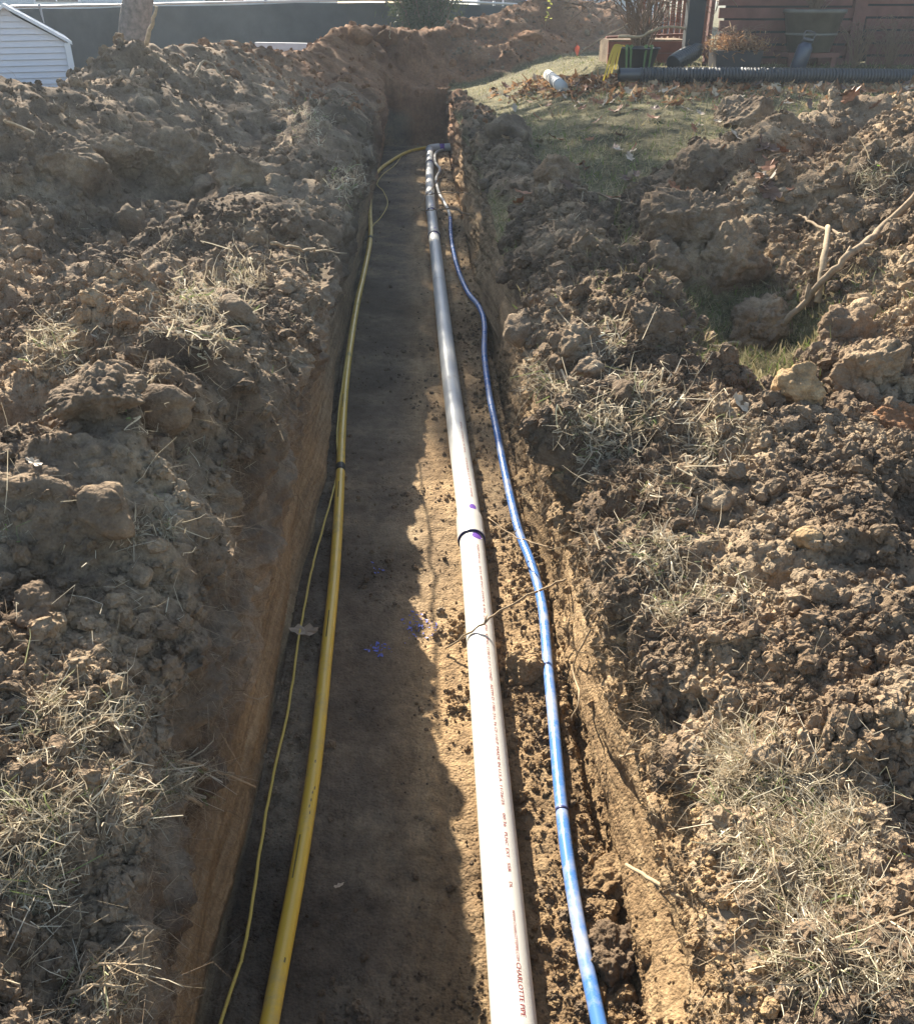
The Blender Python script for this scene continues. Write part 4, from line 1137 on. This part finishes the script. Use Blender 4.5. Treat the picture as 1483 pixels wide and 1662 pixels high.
# yellow-leaved sapling on the far heap
def sapling(u, v, hpx, seed, lab, mat, n=14, spread=.12):
    p = hit(u, v); m_ = px(u, v, p); q = random.Random(seed); h = hpx * m_
    root = empty('seedling', p); tag(root, lab, 'seedling'); b = MB(); lp = []
    P = wob(spline([(0, 0, -.02), (.05 * h, 0, h * .5), (.2 * h, 0, h)], 5), .01 * h, seed)
    b.tube(P, max(.0012, .25 * m_), 5)
    for k in range(4):
        s_ = P[q.randrange(2, len(P))]; e = s_ + Vector((q.uniform(-1, 1), q.uniform(-.5, .5), q.uniform(0, .6))) * h * .35
        b.tube([s_, e], max(.001, .18 * m_), 4); lp += [e, s_.lerp(e, .6)]
    lp += P[4:]
    b.build('stem', TWIG, root, True)
    for k in range(n):
        c = q.choice(lp) + Vector((q.gauss(0, .05), q.gauss(0, .05), q.gauss(0, .04))) * h
        a, w2 = q.uniform(0, 6.28), h * q.uniform(.06, .1)
        d = Vector((math.cos(a), math.sin(a) * .5, q.uniform(-.3, .6))).normalized() * w2; e = d.cross(Vector((0, .8, .6))).normalized() * w2 * .45
        MB().poly([c - d, c - d * .2 + e, c + d * .6 + e * .6, c + d, c + d * .5 - e * .7, c - d * .3 - e]).build('leaf', mat, root)
YLEAF = strand('yellow_green_leaf', [(0, (.30, .32, .06)), (1, (.48, .46, .12))], .5)
GLEAF = strand('fresh_green_leaf', [(0, (.12, .24, .03)), (1, (.24, .36, .06))], .5)
sapling(884, 48, 34, 71, 'small yellow-leaved sapling growing on the right hump of the far heap', YLEAF, 12)
sapling(272, 868, 26, 72, 'tiny bright green weed on the lip of the left bank', GLEAF, 9)
sapling(12, 878, 30, 73, 'green weed at the left picture edge among pale crumbs', GLEAF, 10)
sapling(402, 512, 22, 74, 'little ivy sprig with green leaves under the straw covered left lip', GLEAF, 6)
sapling(540, 296, 20, 75, 'bright green weed on the left lip far down the trench', GLEAF, 8)
sapling(1412, 300, 30, 76, 'green weed among roots high on the right heap', GLEAF, 8)
sapling(1250, 1210, 30, 77, 'green clover sprig in the dead grass at the lower right', GLEAF, 8)
sapling(1445, 1410, 36, 78, 'low green weed beside the dead grass near the right picture edge', GLEAF, 9)

# ------------------------------------------------------------------ deck and things along it
DECKW = plain('brown_painted_board', (0.15, 0.066, 0.052), 0.6, 0.3, 0.25, 5)
REDW = plain('red_brown_board', (0.20, 0.065, 0.035), 0.65, 0.3, 0.2, 5)
DY = 12.0
m12 = px(0, 0, at_y(1300, 60, DY))
def bx(u0, v0, u1, v1, y, th, mb=None):
    a, b = at_y(u0, v1, y), at_y(u1, v0, y)
    mb = mb or MB()
    return mb.box(((a.x + b.x) / 2, y + th / 2, (a.z + b.z) / 2), (b.x - a.x, th, b.z - a.z))
deck = empty('slatted_deck_wall', at_y(1320, 112, DY)); tag(deck, 'dark brown slatted wooden deck side behind the plants and the corrugated pipe', 'deck wall')
deck_inv = Matrix.Translation(-deck.location)
def part(mb, name, mat, parent, smooth=False):
    inv = parent.location
    mb.v = [v - inv for v in mb.v]
    return mb.build(name, mat, parent, smooth)
for k in range(9):
    v0 = -70 + 20.5 * k
    part(bx(1166, v0, 1386, v0 + 17, DY, .03), 'slat', DECKW, deck)
    part(bx(1404, v0 - 3, 1640, v0 + 14, DY, .03), 'slat', DECKW, deck)
DSP = plain('dark_grey_metal_and_gap_shade', (0.025, 0.028, 0.032), 0.6, 0.3, 0.1)
part(bx(1166, -70, 1640, 100, DY + .35, .02), 'gap_shade_sheet', DSP, deck)  # added dark sheet standing in for the shade between the slats
for u0 in (1147, 1387, 1640):
    part(bx(u0, -80, u0 + 18, 116, DY - .02, .09), 'post', DECKW, deck)
fen = empty('plank_fence', at_y(1080, 60, 14)); tag(fen, 'red brown vertical plank fence behind the dry bush left of the downspout', 'fence')
for k in range(12):
    part(bx(1040 + 9.6 * k, -60, 1049 + 9.6 * k, 90, 14, .025), 'plank', REDW, fen)
# downspout and its elbow
BLACKP = plain('black_plastic', (0.025, 0.028, 0.032), 0.38, 0.9, 0.1)
ds = empty('downspout', at_y(1129, 80, 11.6)); tag(ds, 'dark square downspout at the corner of the brown slatted wall', 'downspout')
a = at_y(1129, -60, 11.6); b_ = at_y(1129, 78, 11.6); c_ = at_y(1092, 103, 11.3)
mb = MB(); mb.box(((a.x + b_.x) / 2, 11.6, (a.z + b_.z) / 2), (.19, .14, a.z - b_.z)); part(mb, 'spout', DSP, ds)
def ribbed(P, r, pitch, depth, n=18):
    pa = Path(P); m_ = int(pa.len / pitch) * 4; pts, rad = [], []
    for k in range(m_ + 1):
        pts.append(pa.at(pa.len * k / m_)[0]); rad.append(r - (depth if k % 4 in (0, 1) else 0))
    return MB().tube(pts, rad, n)
e_pts = spline([tuple(b_ + Vector((0, 0, .05))), tuple(b_ + Vector((-.02, -.02, -.03))), tuple(b_.lerp(c_, .6)), tuple(c_)], 5)
part(ribbed(e_pts, .095, .035, .010), 'elbow', BLACKP, ds)
# black corrugated drain pipe
CY = 10.9
c0, c1, c2, c3 = at_y(1004, 121, CY), at_y(1200, 121, CY), at_y(1483, 124, CY), at_y(1800, 130, CY)
rc = 11.5 * px(0, 0, c1)
cp = empty('corrugated_pipe', c0); tag(cp, 'long black corrugated drain pipe lying on the lawn in front of the plant pots', 'pipe')
cpath = spline([c0 + Vector((.22, 0, 0)), c1, c2, c3], 12)
part(ribbed(cpath, rc, 5.3 * px(0, 0, c1), rc * .2), 'pipe_body', BLACKP, cp)
part(MB().tube([c0, c0 + Vector((.23, 0, 0))], rc * .9, 24, False), 'smooth_end', BLACKP, cp, True)
# bottle
METALB = plain('slate_blue_bottle', (0.04, 0.055, 0.085), 0.3, 0.6, 0.05, 4, 0, 0.3)
bp = at_y(1293, 112, 11.25); mB = px(0, 0, bp)
bt = empty('water_bottle', bp); bt.rotation_euler = (0, math.radians(13), 0)
tag(bt, 'slate coloured metal water bottle with a loop handle leaning behind the corrugated pipe', 'bottle')
R0 = 12.2 * mB
MB().lathe([(0, 0), (R0 * .95, 0), (R0, .01), (R0, 31 * mB), (R0 * .93, 34 * mB), (R0 * .66, 38 * mB), (R0 * .66, 40 * mB), (0, 40 * mB)], n=32).build('body', METALB, bt, True)
cap = MB().lathe([(0, 40 * mB), (R0 * .74, 40 * mB), (R0 * .74, 45 * mB), (R0 * .66, 46 * mB), (0, 46 * mB)], n=28).build('cap', BLACKP, bt, True)
MB().tube(spline([(-R0 * .68, 0, 43 * mB), (-R0 * .72, 0, 52 * mB), (-R0 * .5, 0, 55 * mB), (R0 * .5, 0, 55 * mB), (R0 * .72, 0, 52 * mB), (R0 * .68, 0, 43 * mB)], 5), 1.3 * mB, 8).build('handle', BLACKP, cap, True)
# pots
def tangle(root, origin, n, h, w_, seed, mat, r=.006, name='dead_stem', droop=.0, leafmat=None):
    q = random.Random(seed)
    for k in range(n):
        a = q.uniform(0, 6.28); e = Vector((math.cos(a) * w_ * q.uniform(.3, 1), math.sin(a) * w_ * .5 * q.uniform(.2, 1), h * q.uniform(.4, 1)))
        m1 = e * .55 + Vector((0, 0, h * .25)); dr = e + Vector((e.x * .3, 0, -droop * q.random()))
        P = wob(spline([origin + e * .03, origin + m1, origin + dr], 5), w_ * .05, seed + k)
        b = MB().tube(P, [r * (1 - .6 * i / (len(P) - 1)) for i in range(len(P))], 5)
        for j in range(3):
            i = q.randrange(3, len(P)); v_ = Vector((q.gauss(0, 1), q.gauss(0, .6), q.gauss(.2, 1))).normalized() * h * q.uniform(.08, .22)
            b.tube([P[i], P[i] + v_ * .5 + Vector((0, 0, .01)), P[i] + v_], r * .5, 4)
        b.build(name, mat, root, True)
OLIVE = plain('dark_olive_pot', (0.12, 0.115, 0.095), 0.5, 0.4, 0.25, 6)
BLACKPOT = plain('black_pot', (0.03, 0.027, 0.03), 0.55, 0.4, 0.2, 6)
DEAD = strand('dead_stem', [(0, (.13, .08, .05)), (.5, (.22, .15, .10)), (1, (.09, .06, .045))], .1)
pp = at_y(1311, 83, 11.7); mP = px(0, 0, pp)
pot = empty('large_pot', pp); tag(pot, 'large dark olive plant pot full of bare tangled stems before the slatted wall', 'plant pot')
rb, rt, hp = 33 * mP, 47 * mP, 60 * mP
MB().lathe([(0, 0), (rb, 0), (rt * .97, hp * .9), (rt * 1.0, hp * .9), (rt * 1.03, hp * .93), (rt * 1.03, hp), (rt * .95, hp), (rt * .92, hp * .86), (0, hp * .86)], n=40).build('body', OLIVE, pot, True)
MB().lathe([(rb + (rt * .97 - rb) * .42 + .004, hp * .38), (rb + (rt * .97 - rb) * .42 + .016, hp * .40), (rb + (rt * .97 - rb) * .42 + .018, hp * .42), (rb + (rt * .97 - rb) * .5 + .001, hp * .45)], n=40).build('band', OLIVE, pot, True)
tangle(pot, Vector((0, 0, hp * .85)), 44, .42, .55, 81, DEAD, .006)
st_ = MB(); a = at_y(1311, 110, 11.7)
st_ = empty('pot_stand', (pp.x, 11.75, a.z)); tag(st_, 'low dark stand under the large olive pot', 'stand')
hh = pp.z - a.z
MB().box((0, 0, hh - .03), (.6, .5, .05)).build('top', DECKW, st_)
for sx in (-1, 1):
    for sy_ in (-1, 1): MB().box((sx * .25, sy_ * .2, hh / 2 - .03), (.05, .05, hh - .05)).build('leg', DECKW, st_)
pp = at_y(1190, 110, 11.5); mP = px(0, 0, pp)
pl = empty('planter_box', pp); tag(pl, 'low dark planter with brown dried plants beside the downspout', 'planter')
MB().box((0, 0, 13 * mP), (70 * mP, .3, 26 * mP), None, 1.08).build('box', BLACKPOT, pl)
tangle(pl, Vector((0, 0, 24 * mP)), 34, .30, .36, 82, DEAD, .004, 'dry_stem', .15)
r_ = np.random.default_rng(5); n_ = 1500
P = r_.normal(size=(n_, 3)) * np.array([.17, .10, .05]) + np.array([0, 0, 27 * mP + .05])
f = link('dry_leaves', strands('dry_leaves', P, r_.normal(size=(n_, 3)), r_.uniform(.03, .07, n_), r_.uniform(.01, .02, n_), LEAFM, 7, .6, 1), LEAFM, pl); f['kind'] = 'stuff'
pp = at_y(1031, 112, 11.35); mP = px(0, 0, pp)
bpot = empty('black_pot', pp); tag(bpot, 'round black pot with drooping strap leaves at the left end of the corrugated pipe', 'plant pot')
rt = 37 * mP; hp = 32 * mP
MB().lathe([(0, 0), (rt * .72, 0), (rt * .93, hp * .93), (rt * 1.0, hp * .93), (rt * 1.0, hp), (rt * .92, hp), (rt * .9, hp * .88), (0, hp * .86)], n=36).build('body', BLACKPOT, bpot, True)
def strap(root, p0, p1, p2, w_, mat):
    P = spline([p0, p1, p2], 6); b = MB(); n = len(P)
    for i in range(n):
        t = i / (n - 1); ww = w_ * (1 - .6 * t) * .5
        b.v += [P[i] + Vector((-ww, 0, 0)), P[i] + Vector((0, -.006, .004)), P[i] + Vector((ww, 0, 0))]
    for i in range(n - 1):
        for k in range(2): b.f.append([3 * i + k, 3 * i + k + 1, 3 * i + k + 4, 3 * i + k + 3])
    return b.build('strap_leaf', mat, root, True)
YST = strand('yellow_strap', [(0, (.52, .40, .06)), (1, (.60, .45, .10))], .4)
GST = strand('green_strap', [(0, (.10, .17, .06)), (1, (.13, .20, .08))], .3)
for (du0, du1, du2, v2, mt) in ((-28, -40, -52, 42, YST), (-27, -38, -46, 36, YST), (-26, -34, -40, 30, YST), (-20, -24, -22, 34, GST), (-14, -17, -16, 30, GST), (8, 7, 5, 32, GST), (16, 16, 13, 30, GST), (-30, -44, -58, 46, YST)):
    y0 = -rt * .85
    o_ = strap(bpot, (du0 * mP, -rt * .6, hp + .01), (du1 * mP, y0 * 1.02, hp + .015), (du2 * mP, y0 * 1.1, hp - v2 * mP), 6.5 * mP, mt)
# red-brown planter box behind
pp = at_y(1050, 104, 12.3); mP = px(0, 0, pp)
rbx = empty('raised_planter', pp); tag(rbx, 'long red brown wooden planter box behind the round black pot', 'planter')
for k in range(2): MB().box((0, 0, (8 + 17 * k) * mP), (132 * mP, .04, 16 * mP)).build('board', REDW, rbx)
MB().box((0, .03, 41 * mP), (140 * mP, .12, 3 * mP), Matrix.Rotation(-.03, 3, 'Y')).build('cap_board', REDW, rbx)
MB().box((0, .35, 18 * mP), (128 * mP, .6, 34 * mP)).build('soil_fill', SOIL_TOP, rbx)
tangle(rbx, Vector((0, .3, 34 * mP)), 30, .5, .7, 84, DEAD, .005, 'dry_stem', .1)
# leafless rose bush
pp = at_y(1040, 92, 11.8)
rose = empty('bare_bush', pp); tag(rose, 'leafless thorny bush spreading over the red brown planter box', 'bush')
tangle(rose, Vector((0, 0, 0)), 60, 1.25, 1.05, 85, DEAD, .008, 'branch', .25)
stick('bare_branch', [at_y(936, 90, 11.7), at_y(975, 62, 11.7), at_y(1020, 38, 11.8)], .008, .006, TWIG, 'long slanting twig with a red leaf left of the bare bush', 'twig', 90, .01, 3)
stick('bare_branch', [at_y(1004, 59, 11.6), at_y(1040, 58, 11.6), at_y(1062, 48, 11.6), at_y(1085, 43, 11.6), at_y(1114, 46, 11.6)], .016, .013, PALEROOT, 'pale bent branch running from the black pot to the downspout', 'branch', 91, .006, 1)
RLEAF = strand('red_leaf', [(0, (.55, .12, .08)), (1, (.60, .16, .10))], .5)
p = at_y(936, 80, 11.65)
o = MB().poly([p + Vector(q) for q in ((-.03, 0, .02), (0, -.01, .05), (.03, 0, .03), (.025, -.01, -.02), (.01, 0, -.07), (-.02, -.01, -.02))]).build('red_leaf', RLEAF)
tag(o, 'single bright red leaf hanging on the slanting twig', 'leaf')
# dead plants at the right
for k, (u, lab) in enumerate(((1385, 'brown drooping dead plant just right of the large olive pot'), (1440, 'brown dead stalks under the slatted wall near the right edge'), (1500, 'dead stalks cut by the right picture edge'))):
    pp = at_y(u, 112, 11.5); d_ = empty('dead_plant', pp); tag(d_, lab, 'dead plant')
    tangle(d_, Vector((0, 0, 0)), 34, .62, .45, 95 + k, DEAD, .005, 'stalk', .45)
# white PVC offcut on the lawn
a, b_ = over(889, 129, .06), over(912, 150, .06)
mo = px(0, 0, a); off = empty('pipe_offcut', a); tag(off, 'short white pipe offcut with grey bands lying on the lawn near the far trench corner', 'pipe')
d_ = b_ - a; r_o = 8.0 * mo
MB().tube([Vector((0, 0, 0)), d_], r_o, 24).build('pipe_section', PVC, off, True)
for t in (.22, .5, .76):
    MB().tube([d_ * t, d_ * (t + .08)], r_o * 1.03, 24).build('grey_band', plain('grey_band', (.25, .26, .27), .5), off, True)

# ------------------------------------------------------------------ fallen leaves
def leaf_mesh(seed, s=.1):
    q = random.Random(seed); V = [(0, 0, 0)]; n = 15
    for k in range(n):
        a = 2 * math.pi * k / n; lob = (1 if k % 2 else .55) * (1 - .15 * q.random())
        x = math.cos(a) * s * .62 * (1.0 if k else 1.3); y = math.sin(a) * s * .40 * lob
        V.append((x * (.8 + .2 * lob), y, .35 * (x * x + y * y * 2.5) / s * q.uniform(.5, 1.3)))
    F = [(0, 1 + k, 1 + (k + 1) % n) for k in range(n)]
    me = bpy.data.meshes.new('fallen_leaf'); me.from_pydata(V, [], F); me.update(); return me
LK = [('rust brown curled oak leaf lying on the lawn', (.30, .13, .06), 'rust brown leaves on the lawn'), ('pale tan dry oak leaf lying on the lawn', (.46, .35, .24), 'tan leaves on the lawn'), ('dark brown dead leaf lying on the lawn', (.13, .075, .05), 'dark leaves on the lawn')]
LM = [plain('leaf_colour', c, .6, .3, .3, 25) for _, c, _ in LK]
PR = []
for k in range(3):
    for j in range(3):
        me = leaf_mesh(k * 3 + j); me.materials.append(LM[k]); PR.append(me)
q = random.Random(12); cnt = 0
while cnt < 270:
    if q.random() < .72: u, v = q.uniform(800, 1483), 128 + abs(q.gauss(0, 24))
    else: u, v = q.uniform(820, 1300), q.uniform(150, 340)
    p = hit(u, v)
    if p.x < .6 or p.y > 14 or p.y < 3: continue
    k = q.choice([0, 0, 1, 1, 2]); j = q.randrange(3)
    o = bpy.data.objects.new('fallen_leaf', PR[k * 3 + j]); COL.objects.link(o)
    o.location = p + Vector((0, 0, .03)); s_ = q.uniform(.7, 1.35); o.scale = (s_, s_, s_)
    o.rotation_euler = (q.gauss(0, .5), q.gauss(0, .5), q.uniform(0, 6.28))
    tag(o, LK[k][0], 'leaf', LK[k][2]); cnt += 1
for (u, v, k, s_, lab) in ((497, 1032, 1, .9, 'dry oak leaf lying in shade between the yellow wire and gas pipe'), (550, 1447, 1, .25, 'pale leaf chip on the dark trench floor'), (1085, 543, 1, .9, 'large pale curled leaf beside the grass patch of the right bank'),
                         (1200, 665, 1, .6, 'yellowish leaf lying below the grass patch of the right bank'), (60, 765, 1, .3, 'pinkish tan leaf at the left picture edge on the crumbs'), (1030, 315, 1, 1.3, 'pale broad leaf on the shaded lawn edge'), (1005, 325, 0, 1.3, 'upright reddish leaf beside the pale broad leaf on the lawn edge'), (1215, 570, 1, 1.0, 'curled pale leaf near the foot of the long fallen branch')):
    p = hit(u, v); o = bpy.data.objects.new('fallen_leaf', PR[k * 3 + 1]); COL.objects.link(o); o.location = p + Vector((0, 0, .02)); o.scale = (s_,) * 3
    o.rotation_euler = (q.gauss(0, .4), q.gauss(0, .4), q.uniform(0, 6.28)); tag(o, lab, 'leaf')

# thick band of small dead leaves and litter along the back of the lawn
r_ = np.random.default_rng(77); LP = []
while len(LP) < 2600:
    u, v = r_.uniform(790, 1483), 126 + abs(r_.normal(0, 17))
    p = hit(u, v)
    if .7 < p.x and 8 < p.y < 14: LP.append(tuple(p))
LP = np.array(LP) + np.array([0, 0, .012]); n_ = len(LP)
D = r_.normal(size=(n_, 3)) * np.array([1, 1, .45])
o = link('leaf_litter', strands('leaf_litter', LP, D, r_.uniform(.04, .10, n_), r_.uniform(.035, .08, n_), LEAFM, 78, .6, 2), LEAFM)
tag(o, 'band of brown leaf litter on the grass in front of the corrugated pipe', 'leaf litter', kind='stuff')

# ------------------------------------------------------------------ added thin volume standing in for the veil of lens flare
HZ = bpy.data.materials.new('flare_veil'); HZ.use_nodes = True
t = HZ.node_tree; t.nodes.clear()
pv = t.nodes.new('ShaderNodeVolumePrincipled'); om = t.nodes.new('ShaderNodeOutputMaterial')
pv.inputs['Color'].default_value = (0.80, 0.90, 1.0, 1)
pv.inputs['Density'].default_value = 0.0022
pv.inputs['Anisotropy'].default_value = 0.35
t.links.new(pv.outputs[0], om.inputs['Volume'])
b = MB().box((0, 60, 5), (420, 260, 14)); o = b.build('flare_veil', HZ); tag(o, kind='stuff')
